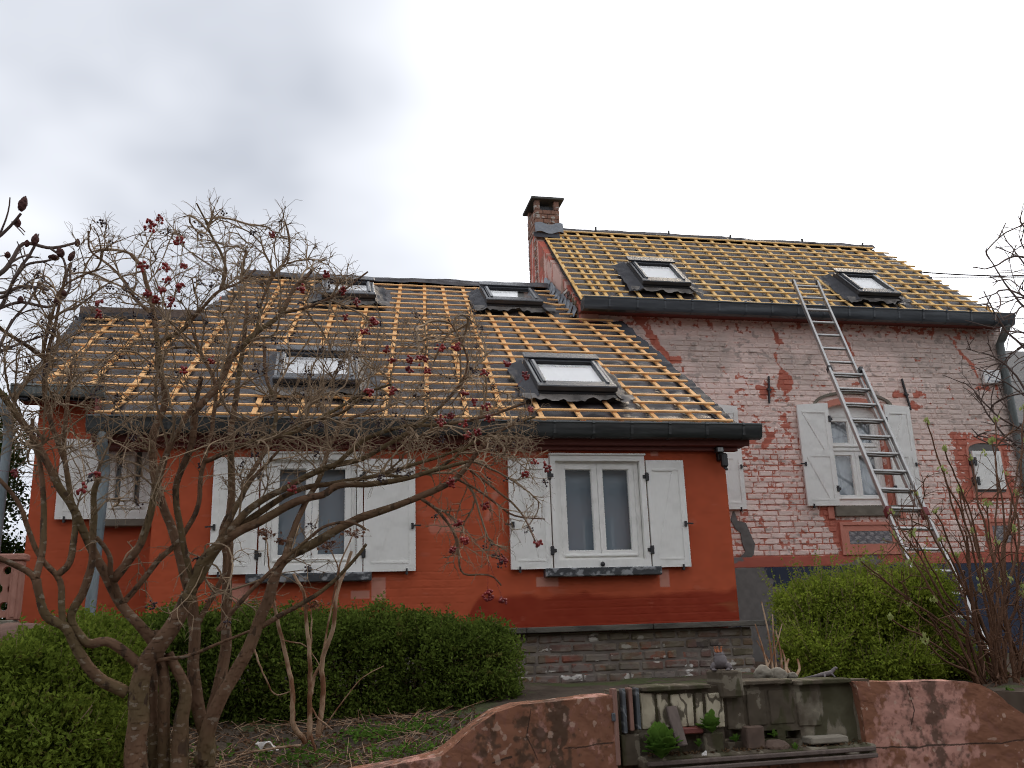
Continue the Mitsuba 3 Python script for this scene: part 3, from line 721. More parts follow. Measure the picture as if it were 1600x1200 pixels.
def memb_h(X, s, seed=0):
    """The underlay sags between the laths and puckers between the battens."""
    xb = X - s * np.interp(X, [-3, 0.8, 1.4, 1.8, 2.2, 2.6, 3.0, 5], [0.10, 0.10, 0.06, 0.04, 0.0, -0.05, -0.10, -0.108])
    k = np.clip(np.searchsorted(lx, xb) - 1, 0, len(lx) - 2)
    t = np.clip((xb - lx[k]) / (lx[k + 1] - lx[k]), 0, 1)
    row = (s - 0.04) / 0.225; f = row - np.floor(row)
    p = np.stack([X * 3.2, s * 6, 0 * X + seed], -1)
    r = meshkit.noise(np.stack([k * 7.3, np.floor(row) * 3.1, 0 * X + 2 + seed], -1), 4)
    bulge = np.sin(np.pi * t) ** 0.8 * (0.35 + 0.65 * np.sin(np.pi * np.clip(f * 1.1, 0, 1)))
    return -0.062 + 0.036 * bulge * (0.45 + 0.8 * r) + 0.026 * (meshkit.fbm(p, 4, 8 + seed) - 0.5) + 0.026 * (meshkit.fbm(p * [1.3, 2.6, 1], 3, 11 + seed) - 0.5)


def sheet(fn, x0, x1, s0, s1, step, keep):
    nu, nv = int((x1 - x0) / step) + 1, int((s1 - s0) / step) + 1
    return grid(lambda u, v: (x0 + (x1 - x0) * u, s0 + (s1 - s0) * v, fn(x0 + (x1 - x0) * u, s0 + (s1 - s0) * v)), nu, nv, mask=lambda P: keep(P[..., 0], P[..., 1]))


def right_edge(s):
    e = np.where(s < 3.50, 4.29 - 0.068 * s, 3.50)
    return e + 0.03 * (meshkit.noise(np.stack([s * 3, 0 * s, 0 * s], -1), 4) - 0.5) * (s < 3.5)


def keep_o(X, s):
    return in_outline(X, s) & (X < right_edge(s))


add(H1 + '__roof__membrane', ro(sheet(memb_h, -2.80, 4.33, -0.02, S_TOP, 0.026, keep_o)), 'm_membrane', smooth=True, label='dark wrinkled underlay stretched over the rafters')
# a darker strip of membrane turned over the free right-hand edge, creased
def strip_fn(X, s):
    return memb_h(X, s) + 0.012 + 0.022 * (meshkit.fbm(np.stack([X * 5, s * 3, 0 * X], -1), 2, 21) - 0.3) + 0.02 * np.clip((X - right_edge(s) + 0.2) / 0.2, 0, 1)
add(H1 + '__roof__verge_strip', ro(sheet(strip_fn, 3.70, 4.32, -0.02, 3.52, 0.02, lambda X, s: (X < right_edge(s) + 0.012) & (X > right_edge(s) - 0.20))), 'm_flap', smooth=True)
add(H1 + '__roof__verge_board', [ro(beam((4.22, 0.02, -0.15), (3.99, 3.40, -0.15), 0.03, 0.15))], 'm_fascia')
add(H1 + '__roof__verge_strip', ro(sheet(lambda X, s: memb_h(X, s) + 0.016 + 0.04 * (meshkit.fbm(np.stack([X * 7, s * 4, 0 * X], -1), 4, 25) - 0.4), -2.86, -2.70, 0.42, 2.95, 0.02, lambda X, s: X > -2.9)), 'm_flap', smooth=True)
# rear slopes close the roof
add(H1 + '__roof__rear_membrane', [(lambda m: m)(trimesh.Trimesh([[-1.15, 12.83, 6.66], [3.6, 12.83, 6.66], [3.6, 16.8, 3.7], [-2.1, 16.8, 3.7]], [[0, 1, 2], [0, 2, 3]])), trimesh.Trimesh([[-2.80, 11.12, 5.44], [-1.5, 11.12, 5.44], [-1.5, 13.4, 3.9], [-2.8, 13.4, 3.9]], [[0, 1, 2], [0, 2, 3]])], 'm_membrane')
# ridge sheets, folded over and creased
def ridge(x0, x1, s, wid, seed, z_up=0.05):
    def fn(u, v):
        X = x0 + (x1 - x0) * u; t = v * wid - 0.02
        h = z_up * np.sin(np.pi * np.clip(v * 0.8 + 0.15, 0, 1)) + 0.05 * (meshkit.fbm(np.stack([X * 2.2, v * 3, 0 * X], -1), 4, seed) - 0.5) + 0.03 * (meshkit.fbm(np.stack([X * 1.0, v * 9, 0 * X], -1), 3, seed + 1) - 0.5)
        sag = 0.03 * (meshkit.fbm(np.stack([X * 1.4, 0 * X, 0 * X], -1), 3, seed + 2) - 0.5)
        return X, s - wid * 0.8 + t, h + sag - 0.02 - 0.16 * np.clip((v - 0.7) / 0.3, 0, 1) ** 2
    return grid(fn, int((x1 - x0) / 0.03), 22)
add(H1 + '__roof__ridge_sheet', ro(ridge(-1.12, 3.50, S_TOP, 0.22, 31, 0.075)), 'm_membrane', smooth=True)
add(H1 + '__roof__ridge_board', [box(-2.80, -1.45, 11.04, 11.09, 5.38, 5.50, 0.004)], 'm_old_wood')
add(H1 + '__roof__ridge_sheet', ro(ridge(-2.80, -1.40, 2.97, 0.17, 35, 0.06)), 'm_flap', smooth=True)

gaps = [(a - 0.16 + 0.0, b + 0.19, c - 0.12, d + 0.05) for (a, b, c, d) in RW]


def runs(x0, x1, s, gaps, jit):
    """The stretches of one batten row between the roof windows."""
    cut = sorted([(g[0] + rng.uniform(-jit, jit * 0.4), g[1] + rng.uniform(-jit * 0.4, jit)) for g in gaps if g[2] < s < g[3]])
    out, a = [], x0
    for (g0, g1) in cut:
        if g0 > a + 0.1: out.append((a, g0))
        a = max(a, g1)
    if x1 > a + 0.1: out.append((a, x1))
    return out


for i in range(23):
    s = 0.04 + 0.2245 * i + rng.normal(0, 0.004)
    xl = -2.04 if i < 2 else (-2.70 if s < 2.86 else float(-1.50 + 0.24 * (s - 2.93)))
    xl += rng.uniform(-0.03, 0.05)
    xr = 4.20 - 0.085 * s + rng.uniform(-0.05, 0.05) if s < 3.5 else 3.46
    if i == 0: xr = 4.22
    for (a, b) in runs(xl, xr, s, gaps, 0.06):
        cuts = [a]
        while b - cuts[-1] > 3.4 and rng.random() < 0.7:
            cuts.append(cuts[-1] + rng.uniform(1.6, 2.8))
        cuts.append(b)
        for c0, c1 in zip(cuts[:-1], cuts[1:]):
            if c1 - c0 < 0.05: continue
            d0, d1 = rng.normal(0, 0.004, 2)
            m = beam((c0 + 0.002, s + d0, 0.002), (c1 - 0.002, s + d1, 0.002), 0.031, 0.020, up=(0, 0, 1), b=0.002)
            add(H1 + '__roof__batten', ro(m), 'm_timber')
for xb in LATHS:
    s0, s1 = (0.01, 4.98)
    if xb < -2.0: s0, s1 = 0.45, 2.88
    elif xb < -1.3: s1 = 2.9 if xb < -1.45 else 3.4
    if xb > 3.9: s1 = 3.44
    elif xb > 3.5: s1 = 3.55
    cut = sorted([(g[2], g[3]) for g in RW if g[0] - 0.02 < skew(xb, g[2]) < g[1] + 0.02])
    a = s0; pieces = []
    for (g0, g1) in cut:
        pieces.append((a, g0 - 0.02)); a = g1 + 0.02
    pieces.append((a, s1))
    for (a, b) in pieces:
        if b - a < 0.08: continue
        n0, n1 = rng.normal(0, 0.005, 2)
        m = beam((skew(xb, a) + n0, a, -0.024), (skew(xb, b) + n1, b, -0.024), 0.048, 0.021, up=(0, 0, 1), b=0.002)
        add(H1 + '__roof__counter_batten', ro(m), 'm_timber')
# two off-cuts nailed in by hand beside the upper right window
for (x0, s0, x1, s1) in ((3.02, 4.12, 3.24, 3.98), (3.24, 3.98, 3.48, 4.10), (1.62, 0.27, 1.95, 0.275)):
    add(H1 + '__roof__batten', ro(beam((x0, s0, 0.016), (x1, s1, 0.016), 0.034, 0.02)), 'm_timber')


def roof_window(root, R, x0, x1, s0, s1, seed, lab):
    """A roof window: raised black frame, grey side covers, pane, apron of crumpled sheet and torn membrane collar."""
    k = sub(root, 'roof_window', lab)
    H, t = 0.125, 0.075
    ring = sbox(x0, s0, x1, s1).difference(sbox(x0 + t, s0 + t, x1 - t, s1 - t))
    m = trimesh.creation.extrude_polygon(ring, H + 0.05, engine='earcut'); m.apply_translation([0, 0, -0.05])
    add(k + '__frame', R(m), 'm_black_alu')
    ring = sbox(x0 + 0.045, s0 + 0.03, x1 - 0.045, s1 - 0.05).difference(sbox(x0 + t + 0.03, s0 + t + 0.025, x1 - t - 0.03, s1 - t - 0.06))
    m = trimesh.creation.extrude_polygon(ring, 0.03, engine='earcut'); m.apply_translation([0, 0, H + 0.001])
    add(k + '__sash', R(m), 'm_black_alu')
    for xa, xb in ((x0 + 0.004, x0 + 0.034), (x1 - 0.034, x1 - 0.004)):
        add(k + '__side_cover', R(box(xa, xb, s0 + 0.05, s1 - 0.06, H + 0.0015, H + 0.022, 0.006)), 'm_grey_alu' if seed % 2 else 'm_black_alu')
    for xa, xb in ((x0 + 0.062, x0 + 0.094), (x1 - 0.094, x1 - 0.062)):
        add(k + '__side_cover', R(box(xa, xb, s0 + 0.06, s1 - 0.12, H + 0.0315, H + 0.045, 0.005)), 'm_grey_alu')
    add(k + '__top_cover', R(box(x0 - 0.01, x1 + 0.01, s1 - 0.085, s1 + 0.07, H + 0.0325, H + 0.058, 0.010)), 'm_black_alu')
    add(k + '__foot_cover', [R(box(x0 - 0.006, x1 + 0.006, s0 - 0.035, s0 + 0.05, H - 0.035, H + 0.0305, 0.010)), R(box(x0 - 0.004, x1 + 0.004, s0 - 0.02, s0 - 0.001, 0.0, H - 0.05, 0.006))], 'm_black_alu')
    g = np.array([[x0 + t, s0 + t, H + 0.012], [x1 - t, s0 + t, H + 0.012], [x1 - t, s1 - t - 0.02, H + 0.012], [x0 + t, s1 - t - 0.02, H + 0.012]])
    add(k + '__pane', R(trimesh.Trimesh(g, [[0, 1, 2], [0, 2, 3]], process=False)), 'm_glass')
    add(k + '__inner_pane', R(trimesh.Trimesh(g - [0, 0, 0.016], [[0, 1, 2], [0, 2, 3]], process=False)), 'm_glass')
    add(k + '__blind', R(trimesh.Trimesh(g - [0, 0, 0.06], [[0, 1, 2], [0, 2, 3]], process=False)), 'm_roofblind')
    # apron: its lower hem hangs in waves
    def ap(u, v):
        X = x0 - 0.17 + (x1 - x0 + 0.36) * u
        n = meshkit.fbm(np.stack([X * 5, 0 * X, 0 * X], -1), 4, seed)
        n2 = meshkit.fbm(np.stack([X * 13, v * 2, 0 * X], -1), 3, seed + 4)
        hem = 0.115 + 0.16 * (n - 0.45) + 0.05 * (meshkit.noise(np.stack([X * 16, 0 * X, 0 * X], -1), seed + 2) - 0.5)
        s = s0 - 0.005 - v * hem
        h = 0.034 + 0.018 * (1 - v) + v * 0.022 * np.sin(X * 24 + 9 * n) * (0.2 + n) + 0.045 * (n2 - 0.5) * v
        return X, s, np.maximum(h, 0.022)
    add(k + '__apron', R(grid(ap, 110, 12)), 'm_apron', smooth=True)
    # collar of cut membrane on both sides
    for sgn, xe in ((-1, x0), (1, x1)):
        def co(u, v):
            s = s0 - 0.10 + (s1 - s0 + 0.22) * u
            w = 0.12 + 0.10 * meshkit.fbm(np.stack([s * 4, 0 * s, 0 * s + sgn], -1), 4, seed + 7)
            X = xe + sgn * w * v
            h = 0.060 * (1 - v) ** 2.2 + 0.012 + 0.045 * (meshkit.fbm(np.stack([s * 5, v * 2.4, 0 * s + sgn], -1), 2, seed + 9) - 0.5) * (0.3 + v)
            return X, s, np.maximum(h, -0.005)
        cm = grid(co, 60, 12)
        if sgn > 0: cm.faces = cm.faces[:, ::-1]
        add(k + '__collar', R(cm), 'm_flap', smooth=True)
    return k


roof_window(H1, ro, *RW[0], 51, 'large roof window low on the right of the cottage roof, white in its black frame')
roof_window(H1, ro, *RW[1], 62, 'roof window close under the cottage ridge, beside the tall gable')
roof_window(H1, ro, *RW[2], 73, 'roof window at the top of the cottage roof, left of centre, twigs across it')
roof_window(H1, ro, *RW[3], 85, 'roof window low on the cottage roof behind the bare branches')


# gutters: a box profile along x
def gutter(root, x0, x1, y, z, w, h, bsdf, step, off=0.0, R=None):
    P = [(0, 0), (0.0, -h * 0.75), (-0.018, -h * 0.92), (-w * 0.42, -h), (-w * 0.78, -h * 0.96), (-w * 0.94, -h * 0.72), (-w, -h * 0.10), (-w - 0.012, 0.0), (-w - 0.006, 0.014), (-w + 0.010, 0.008), (-w + 0.012, -h * 0.1), (-w * 0.9 + 0.004, -h * 0.68), (-w * 0.75, -h * 0.88), (-w * 0.42, -h * 0.92), (-0.03, -h * 0.84), (-0.014, -h * 0.7), (-0.012, 0)]
    poly = Polygon([(y + a, z + b) for a, b in P])
    add(root + '__gutter', prism_yz(poly.buffer(0), x0, x1), bsdf, smooth=35)
    for xe in (x0, x1):
        end = Polygon([(y + a, z + b) for a, b in P[:9]] ).convex_hull
        add(root + '__gutter__end_cap', prism_yz(end, xe - 0.006, xe + 0.006), bsdf)
    band = Polygon([(y + a * 1.0 - 0.006, z + b - 0.006) for a, b in P[1:8]] + [(y - w - 0.008, z + 0.02), (y - w + 0.02, z + 0.022)] + [(y + a, z + b) for a, b in ((-w + 0.004, -h * 0.1), (-w * 0.92, -h * 0.7), (-w * 0.77, -h * 0.92), (-w * 0.42, -h * 0.955), (-0.02, -h * 0.88))])
    x = x0 + off
    while x < x1 - 0.05:
        add(root + '__gutter__bracket', [prism_yz(band.buffer(0), x - 0.014, x + 0.014), beam((x, y - w, z + 0.012), (x, y + 0.02, z + 0.02), 0.02, 0.004)], bsdf)
        x += step


gutter(H1, -2.06, 4.47, 8.845, 3.63, 0.16, 0.145, 'm_gutter', 0.402, 0.30)
gutter(H1, -2.84, -2.03, 9.225, 4.015, 0.12, 0.10, 'm_pipe_green', 0.40, 0.2)
add(H1 + '__fascia', [box(-2.05, 4.40, 8.848, 8.875, 3.44, 3.66, 0.004), box(-2.05, 4.36, 8.876, 9.02, 3.44, 3.47), box(-2.05, 4.30, 8.93, 8.998, 3.40, 3.438, 0.004)], 'm_fascia')
add(H1 + '__fascia', [box(-2.80, -2.07, 9.23, 9.255, 3.90, 4.02, 0.004), box(-2.80, -2.07, 9.256, 9.42, 3.90, 3.92)], 'm_fascia')
add(H1 + '__fascia', [box(-2.05, -1.50, 9.021, 9.398, 3.442, 3.468), box(-2.05, -2.02, 8.90, 9.398, 3.472, 3.85)], 'm_fascia')
add(H1 + '__verge_return', [box(4.18, 4.40, 8.878, 9.02, 3.475, 3.60, 0.004)], 'm_fascia')
add(H1 + '__downpipe', [tube([(-1.93, 8.76, 3.50), (-1.93, 8.765, 3.40), (-1.925, 8.88, 3.26), (-1.92, 8.915, 3.16), (-1.965, 8.915, 1.0)], 0.047, 14)], 'm_zinc', smooth=True)
add(H1 + '__downpipe__collar', [tube([(-1.935, 8.915, 2.70), (-1.936, 8.915, 2.64)], 0.053, 14), tube([(-1.955, 8.915, 1.75), (-1.956, 8.915, 1.69)], 0.053, 14)], 'm_zinc', smooth=30)
add(H1 + '__downpipe', [tube([(-2.90, 9.16, 3.90), (-2.90, 9.165, 3.80), (-2.885, 9.27, 3.70), (-2.88, 9.30, 3.60), (-2.88, 9.30, 1.0)], 0.042, 14)], 'm_zinc', smooth=True)
fl = thing('floodlight', 'small black floodlight with sensor under the cottage eaves at its right corner', 'floodlight')
add(fl + '__bracket', [box(4.075, 4.135, 8.93, 8.998, 3.30, 3.42, 0.006)], 'm_iron')
add(fl + '__lamp', [box(4.03, 4.11, 8.86, 8.928, 3.37, 3.43, 0.008)], 'm_iron')
add(fl + '__lens', [box(4.04, 4.10, 8.853, 8.859, 3.378, 3.422, 0.002)], 'm_lens')
add(fl + '__sensor', [box(4.085, 4.15, 8.86, 8.929, 3.22, 3.365, 0.018), tube([(4.12, 8.90, 3.22), (4.135, 8.88, 3.19)], [0.02, 0.012], 8)], 'm_iron')

# ------------------------------------------------------------------ the taller brick house
H2 = thing('brick_house', 'taller brick house in flaking pink paint with dark blue base and battened roof', 'house')
WY = 11.6                                                     # face of its front bricks
PH = math.radians(43.0); rp = Roof(11.35, 5.99, PH)
MAINW = (6.985, 7.83, 3.185, 4.62)                            # the tall window
SMALLW = (9.17, 9.66, 3.36, 3.98)
open_main = Polygon([(6.985, 3.185), (7.83, 3.185), (7.83, 4.52)] + [(7.4075 + 0.4225 * math.cos(a), 4.52 + 0.115 * math.sin(a)) for a in np.linspace(0, math.pi, 14)] + [(6.985, 4.52)])
open_small = Polygon([(9.16, 3.36), (9.67, 3.36), (9.67, 3.98)] + [(9.415 + 0.255 * math.cos(a), 3.98 + 0.10 * math.sin(a)) for a in np.linspace(0, math.pi, 12)] + [(9.16, 3.98)])
f = rect(3.47, 10.05, 0.9, 5.93).difference(open_main)
add(H2 + '__wall', prism_xz(f, WY + 0.0105, WY + 0.32), 'm_pink_joint', label='front wall behind the painted bricks')
gab = Polygon([(11.60, 4.6), (13.62, 4.6), (13.62, 7.70), (13.38, 7.80), (11.56, 5.95)])
def lean(m):
    """The flank is not square to the front: it runs back towards the left."""
    m = m.copy(); m.vertices = m.vertices - np.c_[0.088 * (m.vertices[:, 1] - 11.6), 0 * m.vertices[:, :2]]; return m


add(H2 + '__gable_wall', lean(prism_yz(gab, 3.440, 3.70)), 'm_gable', label='narrow red gable with pale scraped streaks above the cottage roof')
rg = prism_yz(Polygon([(11.92, 0.9), (16.0, 0.9), (16.0, 5.4), (13.48, 7.70), (11.92, 6.25)]), 9.80, 10.05)
rg.vertices = rg.vertices - np.c_[0.27 * (rg.vertices[:, 1] - 11.6), 0 * rg.vertices[:, :2]]
add(H2 + '__gable_wall', rg, 'm_pink_joint')

zone_skip = unary_union([open_main.buffer(0.085, join_style=2), open_small.buffer(0.035, join_style=2), rect(6.95, 7.87, 2.50, 2.965), rect(9.25, 9.71, 2.50, 2.985), rect(6.90, 7.90, 3.02, 3.19)])
hidden = Polygon([(700, 495), (935, 495), (1095, 690), (1085, 965), (1090, 1200), (0, 1200), (0, 495)])


def brick_block(x0, x1, z0, z1, y, r, inset=0.010, proud=0.012):
    """18 triangles: an uneven brick face with softened arrises."""
    j = lambda s: r.normal(0, s)
    xs = [x0, x1, x1, x0]; zs = [z0, z0, z1, z1]
    out = np.array([[xs[k] + j(.0022), y + proud, zs[k] + j(.0028)] for k in range(4)])
    tilt = j(.0025)
    inn = np.array([[xs[k] + (inset if k in (0, 3) else -inset) + j(.003), y + tilt * (1 if k < 2 else -1) + j(.0022), zs[k] + (inset if k < 2 else -inset) * 0.8 + j(.002)] for k in range(4)])
    bk = out.copy(); bk[:, 1] = y + 0.045
    v = np.vstack([inn, out, bk]); f = [[0, 1, 2], [0, 2, 3]]
    for k in range(4):
        n = (k + 1) % 4
        f += [[4 + k, 4 + n, n], [4 + k, n, k], [8 + k, 8 + n, 4 + n], [8 + k, 4 + n, 4 + k]]
    return trimesh.Trimesh(v, f, process=False)


rb = np.random.default_rng(11)
blocks = []
CH = 0.0765
for r_ in range(45):
    z0 = 2.515 + CH * r_
    if z0 + CH > 5.94: break
    wob = rb.normal(0, 0.003)
    x = 3.475 + (0.0 if r_ % 2 else 0.11) + rb.uniform(-0.03, 0.03)
    xs = [3.475] if r_ % 2 else [3.475]
    first = True
    while x < 10.05:
        L = float(rb.choice([0.215, 0.215, 0.215, 0.108])) * rb.uniform(0.95, 1.05)
        x1 = min(x + L, 10.05)
        a, b = x + 0.0045, x1 - 0.0045
        x = x1
        if b - a < 0.03: continue
        bp = sbox(a, z0, b, z0 + CH)
        c = ((a + b) / 2, z0 + CH / 2)
        if zone_skip.intersection(bp).area > 0.45 * bp.area: continue
        q = pix([c[0], WY, c[1]])
        if hidden.contains(Polygon([(q[0] - 1, q[1]), (q[0], q[1] - 1), (q[0] + 1, q[1])])): continue
        cutp = bp.difference(zone_skip)
        bx0, bz0, bx1, bz1 = cutp.bounds
        if bx1 - bx0 < 0.03 or bz1 - bz0 < 0.02: continue
        m = brick_block(bx0, bx1, z0 + 0.0042 + wob, min(z0 + CH - 0.0042, 5.925) + wob, WY + abs(rb.normal(0, 0.0035)) - 0.002, rb)
        d = np.linalg.norm(np.array([c[0], WY, c[1]]) - EYE)
        vis = 1.0 if (1150 < q[0] < 1590) else 0.6
        blocks.append((((bx1 - bx0) / d**2) * vis, m))
order = np.argsort([-b[0] for b in blocks])
big = set(order[:300].tolist())
rest = []
for i_, (_, m) in enumerate(blocks):
    if i_ in big: add(H2 + '__wall__brick', m, 'm_pink_brick')
    else: rest.append(m)
add(H2 + '__wall__brickwork', rest, 'm_pink_brick', kind='stuff')
# ragged corner of the bricks at the right end
for r_ in range(50):
    z0 = 2.2 + CH * r_
    if z0 > 5.9: break
    if r_ % 2:
        add(H2 + '__wall__corner_brick', box(10.03, 10.062 + rb.uniform(0, 0.012), 11.606, 11.82, z0 + 0.005, z0 + CH - 0.005, 0.006), 'm_old_brick')
for r_ in range(3):
    pass
# raw bricks show along the rake of the gable and its front corner
for r_ in range(16):
    z0 = 5.16 + CH * r_ * 1.0
    yb = 11.60 if z0 < 5.95 else 11.60 + (z0 - 5.95) / math.tan(PH)
    if yb > 13.2 or z0 > 7.7: break
    L = 0.16 if r_ % 2 else 0.09
    add(H2 + '__gable_wall__brick', lean(box(3.431 - rb.uniform(0, 0.004), 3.50, yb + 0.02, yb + 0.02 + L * rb.uniform(0.8, 1.2), z0 + 0.004, z0 + CH - 0.006, 0.006)), 'm_old_brick')

# base, bands and plaster trims
add(H2 + '__plinth', box(4.4, 10.07, WY - 0.022, WY + 0.3, 0.8, 2.365, 0.006), 'm_blue', label='dark navy base of the wall with a grey cement patch')
add(H2 + '__plinth_band', box(4.4, 10.065, WY - 0.012, WY + 0.02, 2.368, 2.505, 0.005), 'm_redband')
# cement over the crack above the base, running down from the half hidden shutter
cem = [at(px_, py_, WY) for px_, py_ in ((1146, 800), (1151, 815), (1164, 818), (1170, 832), (1178, 850), (1176, 866), (1166, 878), (1164, 890), (1152, 890), (1156, 874), (1166, 862), (1160, 846), (1158, 832), (1150, 826), (1143, 812))]
add(H2 + '__cement_patch', prism_xz(Polygon([(p_[0], p_[2]) for p_ in cem]).buffer(0.012), WY - 0.010, WY + 0.02), 'm_cement', label='grey cement smeared over a crack')


def ring_xz(outer, inner, y0, y1):
    return prism_xz(outer.difference(inner), y0, y1)


add(H2 + '__window_surround', ring_xz(open_main.buffer(0.088, join_style=2), open_main, WY - 0.004, WY + 0.10), 'm_salmon', label='salmon painted surround with a segmental arch')
key = [(6.83 + 0.0, 4.60), (6.83, 4.70)]
arc = [(7.4075 + 0.62 * math.cos(a), 4.60 + 0.215 * math.sin(a)) for a in np.linspace(0.05, math.pi - 0.05, 18)]
arc2 = [(7.4075 + 0.575 * math.cos(a), 4.595 + 0.18 * math.sin(a)) for a in np.linspace(math.pi - 0.05, 0.05, 18)]
add(H2 + '__window_surround__arch_moulding', prism_xz(Polygon(arc + arc2).buffer(0), WY - 0.028, WY + 0.02), 'm_sill')
add(H2 + '__window_surround', ring_xz(open_small.buffer(0.037, join_style=2), open_small, WY - 0.006, WY + 0.09), 'm_salmon')
add(H2 + '__niche', prism_xz(open_small.buffer(-0.001), WY + 0.004, WY + 0.05), 'm_cement', label='grey plaster niche above the small shutter')
add(H2 + '__sill', box(6.915, 7.90, WY - 0.05, WY + 0.1, 3.03, 3.18, 0.008), 'm_sill', label='weathered brown stone sill under the tall window')
for xa in (6.815, 7.905):
    add(H2 + '__sill_block', box(xa, xa + 0.095, WY - 0.02, WY + 0.02, 3.0, 3.17, 0.005), 'm_salmon')
add(H2 + '__sill', box(9.11, 9.72, WY - 0.022, WY + 0.05, 3.275, 3.322, 0.006), 'm_salmon')
for (a, b, c, d), (ta, tb, tc, td) in (((6.96, 7.86, 2.51, 2.955), (7.09, 7.74, 2.655, 2.83)), ((9.26, 9.70, 2.515, 2.975), (9.335, 9.625, 2.64, 2.885))):
    k = sub(H2, 'tile_panel')
    add(k + '__moulding', ring_xz(rect(a, b, c, d), rect(a + 0.042, b - 0.042, c + 0.042, d - 0.042), WY - 0.030, WY + 0.02), 'm_salmon')
    add(k + '__field', ring_xz(rect(a + 0.041, b - 0.041, c + 0.041, d - 0.041), rect(ta, tb, tc, td), WY - 0.012, WY + 0.02), 'm_salmon')
    n = max(2, int((tb - ta) / 0.13))
    for i in range(n):
        add(k + '__tile', box(ta + (tb - ta) * i / n + 0.001, ta + (tb - ta) * (i + 1) / n - 0.001, WY - 0.008, WY + 0.02, tc + 0.001, td - 0.001, 0.002), 'm_ornament')

casement(H2, 6.99, 7.825, 3.19, 4.50, WY + 0.10, blind='m_curtain', transom=3.99, top_label='tall white window with transom behind the ladder')
add(H2 + '__window__arch_head', prism_xz(open_main.intersection(rect(6.9, 7.9, 4.455, 4.7)), WY + 0.105, WY + 0.165), 'm_white')
shutter(H2, 6.505, 6.98, 3.175, 4.625, WY - 0.03, False, mid=True, arch=0.035, diag=-1)
shutter(H2, 7.865, 8.265, 3.175, 4.62, WY - 0.03, True, mid=True, arch=0.03, diag=1)
shutter(H2, 5.165, 5.605, 3.135, 4.585, WY - 0.03, True, mid=True, arch=0.03, diag=1, top_label='white shutter showing past the corner of the cottage')
k = sub(H2, 'shutter', 'little white closed shutter in the arched niche')
add(k + '__board', prism_xz(rect(9.19, 9.655, 3.40, 3.955), WY - 0.028, WY - 0.004), 'm_white')
add(k + '__rail', prism_xz(rect(9.19, 9.655, 3.40, 3.955).difference(rect(9.235, 9.61, 3.455, 3.90)), WY - 0.040, WY - 0.0285), 'm_white')
add(k + '__brace', prism_xz(Polygon([(9.235, 3.455), (9.30, 3.455), (9.61, 3.90), (9.545, 3.90)]), WY - 0.040, WY - 0.0285), 'm_white')
for zq in (3.52, 3.80):
    add(k + '__hinge', [box(9.13, 9.175, WY - 0.05, WY - 0.005, zq - 0.055, zq + 0.055, 0.005), box(9.195, 9.235, WY - 0.056, WY - 0.0405, zq - 0.06, zq + 0.06, 0.004), box(9.16, 9.21, WY - 0.050, WY - 0.041, zq - 0.02, zq + 0.02, 0.003)], 'm_iron')
for (pa, pb) in (((1201, 588), (1202, 630)), ((1409, 592), (1423, 641))):
    a, b = at(*pa, WY - 0.025), at(*pb, WY - 0.025)
    add(H2 + '__wall_anchor', [beam(a, b, 0.022, 0.03, up=(0, -1, 0)), beam((a + b) / 2 + [-0.03, 0, 0.01], (a + b) / 2 + [0.03, 0, -0.01], 0.03, 0.034, up=(0, -1, 0))], 'm_iron', label='black iron wall anchor')

# roof of the brick house
plx = np.arange(3.43, 10.0, 0.292); plx = np.sort(np.concatenate([plx[:1], [3.68, 3.80], plx[2:], [8.98, 9.27]]))


def pl_right(s):
    return 9.93 - 0.155 * s - 0.06 * (s > 2.55) * (s - 2.55) * 6


def memb_p(X, s):
    k = np.clip(np.searchsorted(plx, X) - 1, 0, len(plx) - 2)
    t = np.clip((X - plx[k]) / (plx[k + 1] - plx[k]), 0, 1)
    row = (s - 0.04) / 0.213; f = row - np.floor(row)
    r = meshkit.noise(np.stack([k * 7.3, np.floor(row) * 3.1, 0 * X + 2], -1), 14)
    bulge = np.sin(np.pi * t) ** 0.8 * (0.3 + 0.7 * np.sin(np.pi * np.clip(f * 1.1, 0, 1)))
    p = np.stack([X * 3.2, s * 6, 0 * X], -1)
    return -0.062 + 0.038 * bulge * (0.45 + 0.8 * r) + 0.026 * (meshkit.fbm(p, 4, 18) - 0.5) + 0.020 * (meshkit.fbm(p * [1.3, 2.4, 1], 3, 31) - 0.5)


def prag(s):
    return 0.06 * (meshkit.noise(np.stack([s * 2.5, 0 * s, 0 * s], -1), 7) - 0.3)


